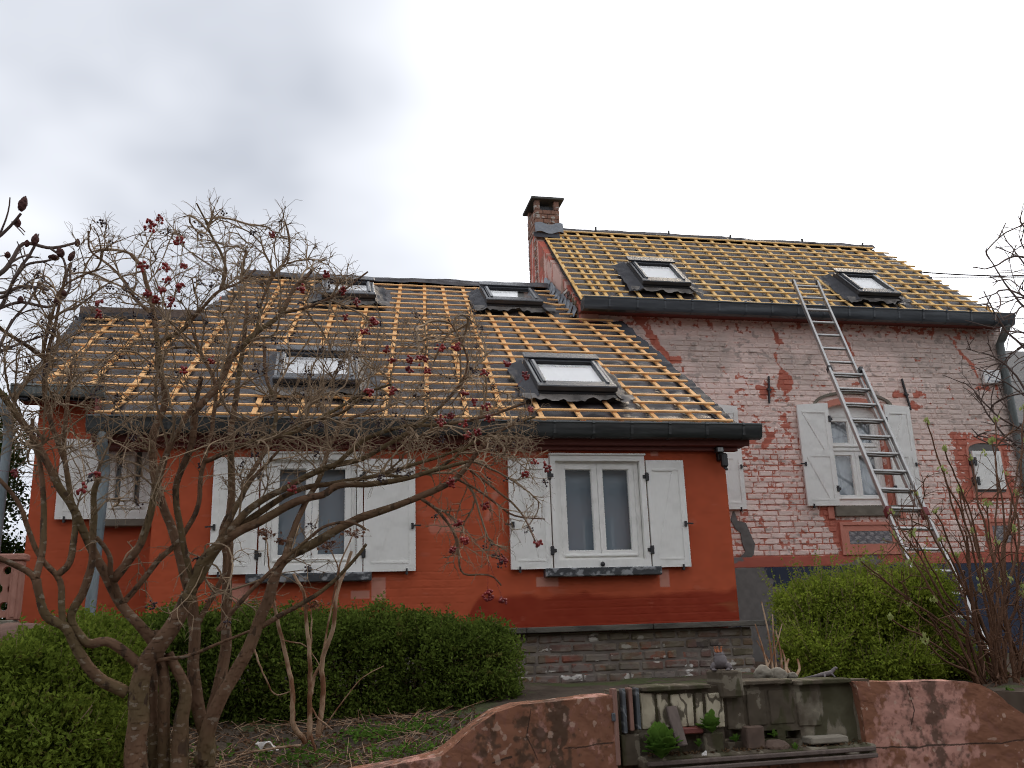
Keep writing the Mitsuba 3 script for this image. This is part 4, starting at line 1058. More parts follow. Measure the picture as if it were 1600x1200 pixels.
add(H2 + '__roof__membrane', rp(sheet(memb_p, 3.40, 10.0, -0.02, 3.0, 0.026, lambda X, s: X < pl_right(s) + prag(s) + 0.05)), 'm_membrane', smooth=True, label='grey underlay bulging between the battens')
add(H2 + '__roof__rear_membrane', trimesh.Trimesh([[3.42, 13.52, 7.93], [9.45, 13.52, 7.93], [9.9, 16.2, 5.4], [3.42, 16.2, 5.4]], [[0, 1, 2], [0, 2, 3]]), 'm_membrane')
add(H2 + '__roof__ridge_sheet', rp(ridge(3.72, 9.42, 2.985, 0.16, 41, 0.035)), 'm_membrane', smooth=True)
PW = [(4.37, 5.08, 0.37, 1.17), (7.69, 8.37, 0.33, 1.11)]
pg = [(a - 0.22, b + 0.16, c - 0.16, d + 0.04) for (a, b, c, d) in PW]
for i in range(14):
    s = 0.045 + 0.2135 * i + rng.normal(0, 0.004)
    xr = float(pl_right(s)) + rng.uniform(-0.04, 0.05)
    for (a, b) in runs(3.42, xr, s, pg, 0.08):
        cuts = [a]
        while b - cuts[-1] > 3.2:
            cuts.append(cuts[-1] + rng.uniform(1.6, 2.9))
        cuts.append(b)
        for c0, c1 in zip(cuts[:-1], cuts[1:]):
            if c1 - c0 < 0.05: continue
            d0, d1 = rng.normal(0, 0.005, 2)
            add(H2 + '__roof__batten', rp(beam((c0 + 0.002, s + d0, 0.002), (c1 - 0.002, s + d1, 0.002), 0.031, 0.020, b=0.002)), 'm_timber_yellow')
for xb in plx:
    cut = sorted([(g[2] - 0.05, g[3] + 0.02) for g in PW if g[0] - 0.05 < xb < g[1] + 0.05])
    a = -0.03; pieces = []; top = 2.86
    if xb > 9.4: top = max(0.1, (9.93 - xb) / 0.155 - 0.15)
    top = min(top, 2.86)
    for (g0, g1) in cut:
        pieces.append((a, g0)); a = g1
    pieces.append((a, top))
    for (a, b) in pieces:
        if b - a < 0.08: continue
        n0, n1 = rng.normal(0, 0.008, 2)
        add(H2 + '__roof__counter_batten', rp(beam((xb + n0, a, -0.024), (xb + n1, b, -0.024), 0.046, 0.021, b=0.002)), 'm_timber_yellow')
roof_window(H2, rp, *PW[0], 92, 'roof window over the left half of the brick house')
roof_window(H2, rp, *PW[1], 104, 'roof window to the right of the ladder top')
for x in (4.35, 5.62, 6.72, 8.05, 9.2):
    add(H2 + '__roof__ridge_bracket', [box(x - 0.012, x + 0.012, 13.44, 13.47, 7.90, 8.03 + rng.uniform(-0.01, 0.02), 0.003), box(x - 0.04, x + 0.03, 13.42, 13.48, 7.90, 7.915)], 'm_iron')
# verge of the gable: torn dark sheet
add(H2 + '__roof__verge_strip', rp(sheet(lambda X, s: memb_p(X, s) * 0.5 - 0.03 - 0.35 * np.clip(3.45 - X, 0, 1) + 0.06 * (meshkit.fbm(np.stack([X * 8, s * 5, 0 * X], -1), 4, 51) - 0.5), 3.355, 3.47, 0.0, 2.95, 0.02, lambda X, s: X > 3.37 + 0.05 * meshkit.noise(np.stack([s * 4, 0 * s, 0 * s], -1), 6))), 'm_flap', smooth=True)
gutter(H2, 3.415, 10.02, 11.40, 5.955, 0.17, 0.165, 'm_gutter_blue', 0.395, 0.35)
add(H2 + '__fascia', [box(3.43, 10.0, 11.404, 11.43, 5.83, 5.98, 0.004), box(3.43, 9.98, 11.432, 11.62, 5.83, 5.855)], 'm_fascia')
add(H2 + '__downpipe', tube([(9.93, 11.315, 5.84), (9.93, 11.32, 5.78), (9.94, 11.44, 5.66), (9.945, 11.535, 5.58), (9.99, 11.535, 1.0)], 0.058, 14), 'm_pipe_green', smooth=True)
add(H2 + '__downpipe__collar', [tube([(9.963, 11.535, 4.30), (9.964, 11.535, 4.24)], 0.066, 14)], 'm_pipe_green', smooth=30)
# stepped lead along the foot of the gable
for i in range(11):
    y0 = 11.62 + i * 0.112; z0 = RZ + (y0 - RY) * math.tan(TH)
    def ld(u, v, y0=y0, z0=z0, i=i):
        y = y0 + 0.15 * u; z = z0 + (y - y0) * math.tan(TH) * 0.6 - 0.03 + 0.17 * v + 0.03 * meshkit.noise(np.stack([u * 3 + i, v * 3, 0 * u], -1), 2)
        X = 3.421 - 0.088 * (y - 11.6) - 0.05 * (1 - v) ** 2 - 0.022 * meshkit.noise(np.stack([u * 4 + 3 * i, v * 4, 0 * u], -1), 3) - 0.004 * (i % 2)
        return X, y, z
    add(H2 + '__flashing', grid(ld, 8, 8), 'm_lead', smooth=True)
# chimney
C = sub(H2, 'chimney', 'stubby brick chimney with a slab on corner piers')
cx0, cx1, cy0, cy1 = 3.285, 3.69, 13.25, 13.80
add(C + '__core', box(cx0 + 0.02, cx1 - 0.02, cy0 + 0.02, cy1 - 0.02, 7.0, 8.15), 'm_old_mortar')
rows = 16
for r_ in range(rows):
    z0 = 6.95 + 0.078 * r_
    if z0 + 0.078 > 8.22: break
    xs = [cx0, cx0 + 0.13, cx0 + 0.265, cx1] if r_ % 2 else [cx0, cx0 + 0.20, cx1]
    for a, b in zip(xs[:-1], xs[1:]):
        add(C + '__brick', box(a + 0.004, b - 0.004, cy0 + rb.uniform(-0.004, 0.006), cy0 + 0.05, z0 + 0.004, z0 + 0.073, 0.006), 'm_chimney_brick')
    ys = [cy0, cy0 + 0.14, cy0 + 0.34, cy1] if r_ % 2 else [cy0, cy0 + 0.23, cy0 + 0.40, cy1]
    for a, b in zip(ys[:-1], ys[1:]):
        add(C + '__brick', box(cx0 - rb.uniform(0.001, 0.008), cx0 + 0.05, a + 0.004 + (0.052 if a == cy0 else 0), b - 0.004, z0 + 0.004, z0 + 0.073, 0.006), 'm_chimney_brick')
for (xa, xb) in ((cx0 + 0.003, cx0 + 0.085), (cx1 - 0.085, cx1 - 0.003)):
    for (ya, yb) in ((cy0 + 0.003, cy0 + 0.10), (cy1 - 0.10, cy1 - 0.003)):
        add(C + '__pier', box(xa, xb, ya, yb, 8.20, 8.362, 0.008), 'm_chimney_brick')
add(C + '__flue', [box(cx0 + 0.09, cx1 - 0.09, cy0 + 0.10, cy1 - 0.10, 8.14, 8.30)], 'm_iron')
add(C + '__cap', box(cx0 - 0.06, cx1 + 0.075, cy0 - 0.05, cy1 + 0.08, 8.365, 8.405, 0.006), 'm_concrete_dark')
add(C + '__flashing', [grid(lambda u, v: (cx0 - 0.02 + (cx1 - cx0 + 0.06) * u, cy0 - 0.012 - 0.03 * (1 - v) - 0.012 * meshkit.noise(np.stack([u * 5, v * 3, 0 * u], -1), 2), 7.78 + 0.17 * v + 0.02 * np.sin(u * 9)), 14, 6)], 'm_lead', smooth=True)
add(C + '__flashing', [grid(lambda u, v: (cx0 - 0.045 + 0.42 * u, cy0 - 0.02 - 0.06 * v + 0 * u, 7.79 - 0.10 * v - 0.03 * meshkit.noise(np.stack([u * 5, v * 3, 0 * u], -1), 4)), 14, 6)], 'm_flap', smooth=True)
add(H2 + '__gable_post', [box(3.17, 3.255, 13.50, 13.62, 6.55, 7.0, 0.005)], 'm_fascia')

al = thing('alarm_box', 'small white alarm box with a magnifying glass emblem, beside the right downpipe', 'alarm box')
add(al + '__case', [box(9.575, 9.865, WY - 0.075, WY - 0.002, 4.965, 5.175, 0.010)], 'm_boxwhite')
t_ = np.linspace(0, 2 * np.pi, 25)
add(al + '__emblem', [tube(np.stack([9.70 + 0.050 * np.cos(t_), np.full(25, WY - 0.0755), 5.098 + 0.046 * np.sin(t_)], -1), 0.0045, 5), tube(np.stack([9.70 + 0.025 * np.cos(t_[:11]), np.full(11, WY - 0.0755), 5.098 + 0.01 * np.sin(t_[:11] * 4)], -1), 0.003, 5)], 'm_logo')
add(al + '__emblem', [beam((9.665, WY - 0.0755, 5.055), (9.628, WY - 0.0755, 5.003), 0.006, 0.016, up=(0.7, 0, -0.7))], 'm_logo_blue')
xq = 9.68
for w_ in (0.010, 0.016, 0.012, 0.014, 0.012, 0.018, 0.012):
    add(al + '__mark', [box(xq, xq + w_, WY - 0.077, WY - 0.0745, 4.992, 5.010)], 'm_logo'); xq += w_ + 0.008

# ------------------------------------------------------------------ the ladder
LD = thing('extension_ladder', 'aluminium extension ladder leaning from the garden to the gutter of the brick house', 'ladder')
top, low = np.array([6.66, 11.18, 6.28]), np.array([6.03, 8.35, 1.75])
ax_ = (low - top) / np.linalg.norm(low - top)
foot = low + ax_ * ((low[2] - 1.12) / -ax_[2])
sd = np.array([1.0, -0.10, 0.0]); sd -= ax_ * (sd @ ax_); sd /= np.linalg.norm(sd)
nm = np.cross(sd, ax_); nm *= -np.sign(nm[1])                    # towards the camera
Lu = np.linalg.norm(np.array([6.215, 9.0, 2.72]) - top) + 0.02
Lt = np.linalg.norm(foot - top); Ls = 1.93
for (hw, a, b, off, part) in ((0.172, -0.02, Lu, 0.0, 'stile'), (0.212, Ls, Lt, 0.052, 'stile')):
    for s_ in (-1, 1):
        p0, p1 = top + ax_ * a + sd * s_ * hw + nm * off, top + ax_ * b + sd * s_ * hw + nm * off
        fl_ = [beam(p0, p1, 0.020, 0.058, up=nm, b=0.003), beam(p0 + nm * 0.031, p1 + nm * 0.031, 0.028, 0.006, up=nm, b=0.002)]
        add(LD + '__' + part, fl_, 'm_ladder')
        if off: add(LD + '__foot', [beam(p1 - ax_ * 0.02, p1 + ax_ * 0.05, 0.034, 0.07, up=nm, b=0.006)], 'm_red_rubber')
        else:
            add(LD + '__end_cap', [beam(p0 - ax_ * 0.02, p0 + ax_ * 0.045, 0.027, 0.064, up=nm, b=0.004)], 'm_iron')
            e = top + ax_ * (Lu + 0.03) + sd * s_ * 0.200 + nm * 0.05
            add(LD + '__guide', [beam(e - ax_ * 0.06, e + ax_ * 0.05, 0.06, 0.10, up=nm, b=0.008)], 'm_red_rubber', label='dark red guide clamp')
            g_ = top + ax_ * (Ls - 0.02) + sd * s_ * 0.200 + nm * 0.045
            add(LD + '__end_cap', [beam(g_ - ax_ * 0.03, g_ + ax_ * 0.05, 0.05, 0.08, up=nm, b=0.006)], 'm_iron')
for (hw, a, b, off) in ((0.172, 0.09, Lu, 0.0), (0.212, Ls + 0.08, Lt - 0.05, 0.052)):
    t_ = a
    while t_ < b:
        c_ = top + ax_ * t_ + nm * off
        add(LD + '__rung', [beam(c_ - sd * hw, c_ + sd * hw, 0.034, 0.030, up=nm, b=0.008)], 'm_ladder')
        t_ += 0.272

# ------------------------------------------------------------------ cables, the house beyond
c0 = at(1436, 425, 12.6); c1 = at(1760, 421, 13.5)
add('overhead_cable', tube([c0 + (c1 - c0) * t - np.array([0, 0, 0.10 * 4 * t * (1 - t)]) for t in np.linspace(0, 1, 14)], 0.011, 5), 'm_cable', label='upper of the two black cables strung from the brick roof to the right', cat='cable')
c0 = at(1452, 433, 12.6); c1 = at(1760, 423, 13.5)
add('overhead_cable', tube([c0 + (c1 - c0) * t - np.array([0, 0, 0.06 * 4 * t * (1 - t)]) for t in np.linspace(0, 1, 14)], 0.006, 5), 'm_cable', label='thinner lower cable strung from the brick roof to the right', cat='cable')
c0 = at(1558, 596, 11.5); c1 = at(1760, 596, 12.5)
add('overhead_cable', tube([c0, c1], 0.005, 5), 'm_cable', label='thin cable running right from the white alarm box', cat='cable')
NB = thing('neighbour_house', 'beige house with dark slate roof just showing at the right edge', 'house')
add(NB + '__wall', box(14.05, 22, 16.2, 24, 0.8, 5.3), 'm_beige')
add(NB + '__roof', prism_yz(Polygon([(15.9, 5.25), (20.1, 8.2), (24.3, 5.25), (24.3, 5.4), (20.1, 8.36), (15.9, 5.4)]), 13.9, 22.2), 'm_slate')

# ------------------------------------------------------------------ the garden wall in front
GY = 5.2


def Q(px_, py_, y=GY):
    p_ = at(px_, py_, y); return float(p_[0]), float(p_[2])


def rough(mesh, size, amp, seed, f=6.0):
    m = mesh.copy(); m.merge_vertices()
    v, fc = trimesh.remesh.subdivide_to_size(m.vertices, m.faces, size, max_iter=12)
    m = trimesh.Trimesh(v, fc, process=True); m.merge_vertices()
    n = m.vertex_normals
    d = (meshkit.fbm(m.vertices * f, 4, seed) - 0.5) * 2 * amp
    m.vertices = m.vertices + n * d[:, None]
    return m


def rounded(poly, r):
    return poly.buffer(-r).buffer(r * 2).buffer(-r)


GW = thing('garden_wall', 'old garden wall of stained pink render with a crumbling tiled middle', 'wall')
wing = Polygon([(-8, 0), (-8, 0.80), (-0.6, 0.85)] + [Q(*p_) for p_ in ((600, 1199), (690, 1181), (712, 1164), (742, 1136), (776, 1113), (810, 1102), (850, 1098), (905, 1092), (958, 1086))] + [(1.625, 0)])
add(GW + '__rendered_wing', rough(prism_xz(wing, GY, GY + 0.24), 0.05, 0.014, 3), 'm_render', smooth=40, label='rendered wing whose top curves down to the ground')
wl = Polygon([Q(*p_) for p_ in ((596, 1203), (690, 1187), (712, 1181), (790, 1179), (830, 1196), (830, 1215), (596, 1220))])
wing2 = Polygon([(3.13, 0)] + [Q(*p_) for p_ in ((1355, 1180), (1347, 1120), (1338, 1075), (1332, 1064), (1420, 1066), (1505, 1064), (1530, 1069), (1552, 1082), (1572, 1098), (1600, 1117), (1640, 1150), (1680, 1190))] + [(6.5, 0.8), (6.5, 0)])
add(GW + '__rendered_wing', rough(prism_xz(wing2, GY - 0.01, GY + 0.24), 0.05, 0.014, 5), 'm_render', smooth=40, label='rendered wing with a rounded shoulder under the green bush')
mid = rect(1.63, 3.22, 0.3, 1.285)
for (a, b, c, d) in ((1137, 1137, 1166, 1160), (1199, 1143, 1222, 1156), (1233, 1143, 1259, 1156)):
    x0, z1 = Q(a, b); x1, z0 = Q(c, d); mid = mid.difference(rect(x0, x1, z0, z1))
x0, z1 = Q(1268, 1139); x1, z0 = Q(1306, 1154)
mid = mid.difference(rect(x0, x1, z0, z1).buffer(-0.03).buffer(0.03))
add(GW + '__middle', rough(prism_xz(mid, GY + 0.05, GY + 0.22), 0.05, 0.010, 8), 'm_mossy', smooth=40, label='blackened middle with three square holes and an arched one')
add(GW + '__core', box(1.7, 3.2, GY + 0.46, GY + 0.48, 0.3, 1.15), 'm_soil')
for (a, b, c, d, dy, mt, nm_) in ((956, 1076, 971, 1196, -0.004, 'm_pinktile', 'pink_tile'), (971, 1076, 981, 1146, -0.008, 'm_marble', 'marble_strip'), (981, 1075, 992, 1142, -0.004, 'm_pinktile', 'pink_tile'), (992, 1075, 1002, 1140, -0.010, 'm_marble', 'marble_strip'),
                           (955, 1114, 962, 1127, -0.012, 'm_marble', 'marble_strip'), (972, 1149, 1004, 1196, 0.012, 'm_mossy', 'grey_block')):
    x0, z1 = Q(a, b); x1, z0 = Q(c, d)
    add(f'{GW}__{nm_}', box(x0 + 0.0015, x1 - 0.0015, GY + dy, GY + 0.06, z0, z1, 0.004), mt)
tx = [1003, 1030, 1051, 1090, 1106, 1138, 1170]
for i, (a, b) in enumerate(zip(tx[:-1], tx[1:])):
    x0, z1 = Q(a, 1084 + (i % 3)); x1, z0 = Q(b, 1140 - (i * 2 % 5))
    m = rough(box(x0 + 0.0015, x1 - 0.0015, GY + 0.036 + 0.004 * (i % 2), GY + 0.07, z0, z1, 0.005), 0.02, 0.007, 20 + i, 16)
    add(GW + '__cream_tile', m, 'm_cream' if i < 5 else 'm_mossy', smooth=40)
tx = [1170, 1205, 1248, 1290]
for i, (a, b) in enumerate(zip(tx[:-1], tx[1:])):
    x0, z1 = Q(a, 1079 + i); x1, z0 = Q(b, 1134 - (i % 2) * 3)
    add(GW + '__dark_tile', rough(box(x0 + 0.001, x1 - 0.001, GY + 0.038 + 0.004 * (i % 2), GY + 0.07, z0, z1, 0.005), 0.03, 0.006, 40 + i, 12), 'm_mossy', smooth=40)
for (a, c) in ((1003, 1114), (1151, 1240), (1241, 1333)):
    x0, z1 = Q(a, 1066 if a > 1100 else 1075); x1, z0 = Q(c, 1073 if a > 1100 else 1081)
    z1 = max(z1, 1.292)
    add(GW + '__coping', rough(box(x0, x1, GY + 0.008, GY + 0.26, z1 - 0.022, z1 + 0.003, 0.005), 0.04, 0.007, 60 + a, 14), 'm_mossy', smooth=40)
x0, z1 = Q(1114, 1048, GY + 0.08); x1, _ = Q(1150, 1048, GY + 0.08); PZ = z1
add(GW + '__pedestal', rough(box(x0 + 0.003, x1 - 0.003, GY - 0.015, GY + 0.20, 1.22, z1, 0.010), 0.03, 0.005, 71, 12), 'm_mossy', smooth=40, label='square block carrying the frog')
# shelf below the tiles and what lies on it
x0, z1 = Q(1006, 1184, GY - 0.05); x1, _ = Q(1352, 1182, GY - 0.05); SZ = z1
add(GW + '__shelf', rough(box(1.74, 3.14, GY - 0.075, GY + 0.06, SZ - 0.06, SZ, 0.010), 0.04, 0.006, 75, 10), 'm_mossy', smooth=40)
for k_ in range(2):
    add(GW + '__shelf_rail', beam((1.76, GY - 0.085 - 0.012 * k_, SZ - 0.030 - 0.035 * k_), (3.12, GY - 0.088 - 0.012 * k_, SZ - 0.022 - 0.035 * k_), 0.03, 0.022, b=0.004), 'm_old_wood')
add(GW + '__foot', rough(box(1.63, 3.15, GY - 0.06, GY + 0.2, 0.0, SZ - 0.07), 0.08, 0.01, 77), 'm_render', smooth=40)
for (a, b, c, d, mt, lab, y0, y1) in ((1066, 1138, 1100, 1146, 'm_fascia', 'flat red-brown clay slab lying under the cream tiles', -0.02, 0.07), (1100, 1146, 1133, 1178, 'm_mossy', 'square grey-brown clay block left of the first hole', -0.02, 0.06), (1166, 1136, 1197, 1170, 'm_clay', 'brown clay block between the first two holes', -0.02, 0.06),
                              (1262, 1152, 1321, 1159, 'm_stone', 'long flat pale stone slab under the arched hole', -0.06, 0.05), (1282, 1166, 1326, 1172, 'm_marble', 'thin bluish slab at the bottom right of the shelf', -0.07, 0.03), (1168, 1178, 1230, 1185, 'm_stone', 'pale flat stone on the shelf below the middle holes', -0.07, 0.0), (1078, 1173, 1100, 1188, 'm_paper', 'white triangular shard beside the green weed', -0.07, -0.05)):
    x0, z1 = Q(a, b, GY - 0.02); x1, z0 = Q(c, d, GY - 0.02)
    if 'shard' in lab:
        m = prism_xz(Polygon([(x0, z0), (x1, z0), (x1, z1)]), GY + y0, GY + y1)
    else:
        m = rough(box(x0, x1, GY + y0, GY + y1, z0, z1, 0.006), 0.03, 0.003, a, 14)
    k = 'clay_block' if 'block' in lab else ('shard' if 'shard' in lab else 'slab')
    add(k, m, mt, smooth=40, label=lab, cat={'clay_block': 'block', 'shard': 'shard', 'slab': 'slab'}[k])


dr_ = np.random.default_rng(19); n = 260
c_ = np.stack([dr_.uniform(1.78, 3.10, n), dr_.uniform(GY - 0.07, GY + 0.04, n), SZ + dr_.uniform(0.003, 0.014, n)], -1)
add('shelf_litter', leaves(c_, np.c_[dr_.normal(0, 1, (n, 2)), dr_.normal(0, 0.3, n)], dr_.uniform(0.010, 0.035, n), 0.55, 0.5, dr_), 'm_dead_leaf', label='dead leaves and crumbs lying on the shelf of the garden wall', cat='dead leaves', kind='stuff')


def pebble(name, c, r, seed, mt, lab, cat='stone'):
    m = trimesh.creation.icosphere(3, 1.0); v = m.vertices
    m.vertices = v * (1 + 0.5 * (meshkit.fbm(v * 1.3 + seed, 3, seed) - 0.5))[:, None] * np.asarray(r) + np.asarray(c)
    return add(name, m, mt, smooth=50, label=lab, cat=cat)


p_ = at(1214, 1167, GY - 0.01); pebble('stone', p_, (0.075, 0.05, 0.045), 4, 'm_clay', 'dark lump of stone on the wall shelf below the second hole')
p_ = at(1330, 1175, GY - 0.06); pebble('stone', p_, (0.05, 0.04, 0.02), 5, 'm_stone', 'small pale stone at the right end of the wall shelf')
for i, (a, b, r, lab) in enumerate(((1193, 1053, 0.055, 'round pale stone behind the coping, nearest the brick plinth'), (1216, 1055, 0.050, 'greyish stone second from the plinth behind the coping'), (1238, 1057, 0.030, 'small white stone under the left edge of the green bush'), (1206, 1057, 0.03, 'small stone squeezed between two pale stones behind the coping'))):
    p_ = at(a, b, 5.75); pebble('stone', p_, (r * 1.2, r, r * 0.95), 10 + i, 'm_stone', lab)
add('leaning_plank', beam(at(1048, 1104, GY + 0.01), at(1066, 1166, GY - 0.09), 0.062, 0.022, up=(0, -1, 0.3), b=0.004), 'm_old_wood', label='short weathered plank leaning against the cream tiles', cat='plank')

# the frog with its little crown, seen from behind
import manifold3d as m3


def blob(parts, size=0.004):
    """Ellipsoids (centre, radii) and capsules ((p0, r0), (p1, r1)) grown into one skin."""
    M = m3.Manifold()
    for a, b in parts:
        if np.ndim(a) == 1:
            M = M + m3.Manifold.sphere(1.0, 32).scale(tuple(np.asarray(b, float))).translate(tuple(np.asarray(a, float)))
        else:
            pass
    return M


FZ = PZ; fc = at(1127, 1040, GY + 0.085); fx, fy = fc[0], GY + 0.09
S = m3.Manifold.sphere(1.0, 28)
def el(c, r): return S.scale(tuple(r)).translate((fx + c[0], fy + c[1], FZ + c[2]))
def cap(a, ra, b, rb_): return m3.Manifold.batch_hull([S.scale((ra,) * 3).translate((fx + a[0], fy + a[1], FZ + a[2])), S.scale((rb_,) * 3).translate((fx + b[0], fy + b[1], FZ + b[2]))])
Fm = m3.Manifold.batch_hull([el((0, 0, 0.042), (0.037, 0.034, 0.038)), el((-0.002, 0.004, 0.064), (0.035, 0.031, 0.029))])
Fm = Fm + el((-0.004, 0.006, 0.086), (0.028, 0.025, 0.019)) + el((-0.020, 0.004, 0.097), (0.007, 0.007, 0.007)) + el((0.012, 0.004, 0.097), (0.007, 0.007, 0.007))
for s_ in (-1, 1):
    Fm = Fm + m3.Manifold.batch_hull([el((0.034 * s_, 0, 0.026), (0.019, 0.026, 0.022)), el((0.047 * s_, -0.010, 0.014), (0.012, 0.018, 0.012))]) + cap((0.047 * s_, -0.012, 0.010), 0.009, (0.034 * s_, -0.034, 0.006), 0.007)
    for t_ in (-0.010, 0, 0.010):
        Fm = Fm + cap((0.034 * s_, -0.032, 0.006), 0.005, (0.035 * s_ + t_, -0.050, 0.004), 0.0035)
    Fm = Fm + cap((0.018 * s_, 0.030, 0.05), 0.010, (0.022 * s_, 0.044, 0.008), 0.007)
Fm = Fm.refine_to_length(0.006).to_mesh()
frog = trimesh.Trimesh(Fm.vert_properties[:, :3], Fm.tri_verts, process=True)
fv = frog.vertices - [fx, fy, 0]; ca, sa = math.cos(-0.42), math.sin(-0.42)
frog.vertices = np.c_[(fv[:, 0] * ca - fv[:, 1] * sa) * 1.12 + fx, (fv[:, 0] * sa + fv[:, 1] * ca) * 1.05 + fy, fv[:, 2]]
trimesh.smoothing.filter_taubin(frog, iterations=8)
FG = thing('frog_figurine', 'small grey-brown frog figurine wearing an orange crown on the garden wall', 'figurine')
add(FG + '__body', frog, 'm_frog', smooth=True)
cr = [tube([(fx - 0.004 + 0.016 * math.cos(a), fy + 0.008 + 0.016 * math.sin(a), FZ + 0.103 + (0.0)) for a in np.linspace(0, 2 * np.pi, 17)], 0.0035, 5)]
for a in np.linspace(0, 2 * np.pi, 6)[:-1]:
    b0 = np.array([fx - 0.004 + 0.016 * math.cos(a), fy + 0.008 + 0.016 * math.sin(a), FZ + 0.103]); b1 = np.array([fx - 0.004 + 0.023 * math.cos(a), fy + 0.008 + 0.023 * math.sin(a), FZ + 0.130])
    cr.append(tube([b0, b1], [0.006, 0.0012], 6)); m = trimesh.creation.icosphere(1, 0.0035); m.apply_translation(b1); cr.append(m)
add(FG + '__crown', cr, 'm_crown', smooth=30)
# a dark little figure lying by the foot of the bush
p_ = at(1290, 1053, 5.52)
fx, fy, FZ = p_[0], 5.52, p_[2] - 0.02
L_ = cap((-0.10, 0, 0.012), 0.010, (-0.02, 0, 0.022), 0.020) + cap((-0.02, 0, 0.022), 0.020, (0.04, 0, 0.030), 0.022) + cap((0.04, 0, 0.03), 0.018, (0.075, 0, 0.06), 0.013) + el((0.088, 0, 0.068), (0.020, 0.013, 0.012)) + cap((-0.02, -0.02, 0.02), 0.009, (-0.035, -0.045, 0.003), 0.006) + cap((0.04, -0.02, 0.025), 0.009, (0.05, -0.045, 0.003), 0.006) + cap((-0.02, 0.02, 0.02), 0.009, (-0.035, 0.045, 0.003), 0.006) + cap((0.04, 0.02, 0.025), 0.009, (0.05, 0.045, 0.003), 0.006) + cap((-0.10, 0, 0.012), 0.010, (-0.17, 0.02, 0.004), 0.003)
L_ = L_.refine_to_length(0.008).to_mesh(); lm = trimesh.Trimesh(L_.vert_properties[:, :3], L_.tri_verts, process=True); trimesh.smoothing.filter_taubin(lm, iterations=6)
lm.vertices = (lm.vertices - [fx, fy, FZ]) * [0.8, 0.8, 0.75] + [fx, fy, FZ]
add('lizard_figurine', lm, 'm_frog', smooth=True, label='dark grey garden figurine lying at the foot of the green bush', cat='figurine')

# ------------------------------------------------------------------ left edge: balustrade, boulder
BL = thing('garden_balustrade', 'pink openwork concrete balustrade at the left edge by the cottage corner', 'balustrade')
by = 8.5
a, b = at(38, 872, by), at(38, 968, by); xr = a[0]; zt, zb = a[2], b[2]
add(BL + '__rail', box(xr - 2.0, xr + 0.02, by - 0.05, by + 0.10, zt - 0.02, zt + 0.035, 0.010), 'm_terracotta')
for x in (xr, xr - 0.62):
    add(BL + '__post', [box(x - 0.085, x, by - 0.03, by + 0.08, zb, zt - 0.022, 0.008), box(x - 0.060, x - 0.025, by - 0.042, by - 0.028, zb + 0.02, zt - 0.04, 0.005)], 'm_terracotta')
ow = rect(xr - 0.53, xr - 0.088, zb + 0.02, zt - 0.022)
from shapely.geometry import Point
for i, cx_ in enumerate(np.linspace(xr - 0.50, xr - 0.12, 4)):
    for zc, r_ in ((zb + 0.11, 0.035), (zb + 0.25, 0.045), (zb + 0.40, 0.033)):
        ow = ow.difference(Point(cx_ + (0.06 if zc > zb + 0.2 and zc < zb + .3 else 0), zc).buffer(r_))
add(BL + '__openwork', prism_xz(ow, by, by + 0.05), 'm_terracotta')
add(BL + '__base', box(xr - 2.0, xr - 0.02, by - 0.07, by + 0.12, zb - 0.05, zb - 0.002, 0.008), 'm_stone')
p_ = at(15, 1045, 7.6)
pebble('boulder', (p_[0] - 0.05, 7.65, p_[2] + 0.03), (0.36, 0.30, 0.30), 31, 'm_boulder', 'big rounded brown boulder at the left edge below the balustrade', 'boulder')

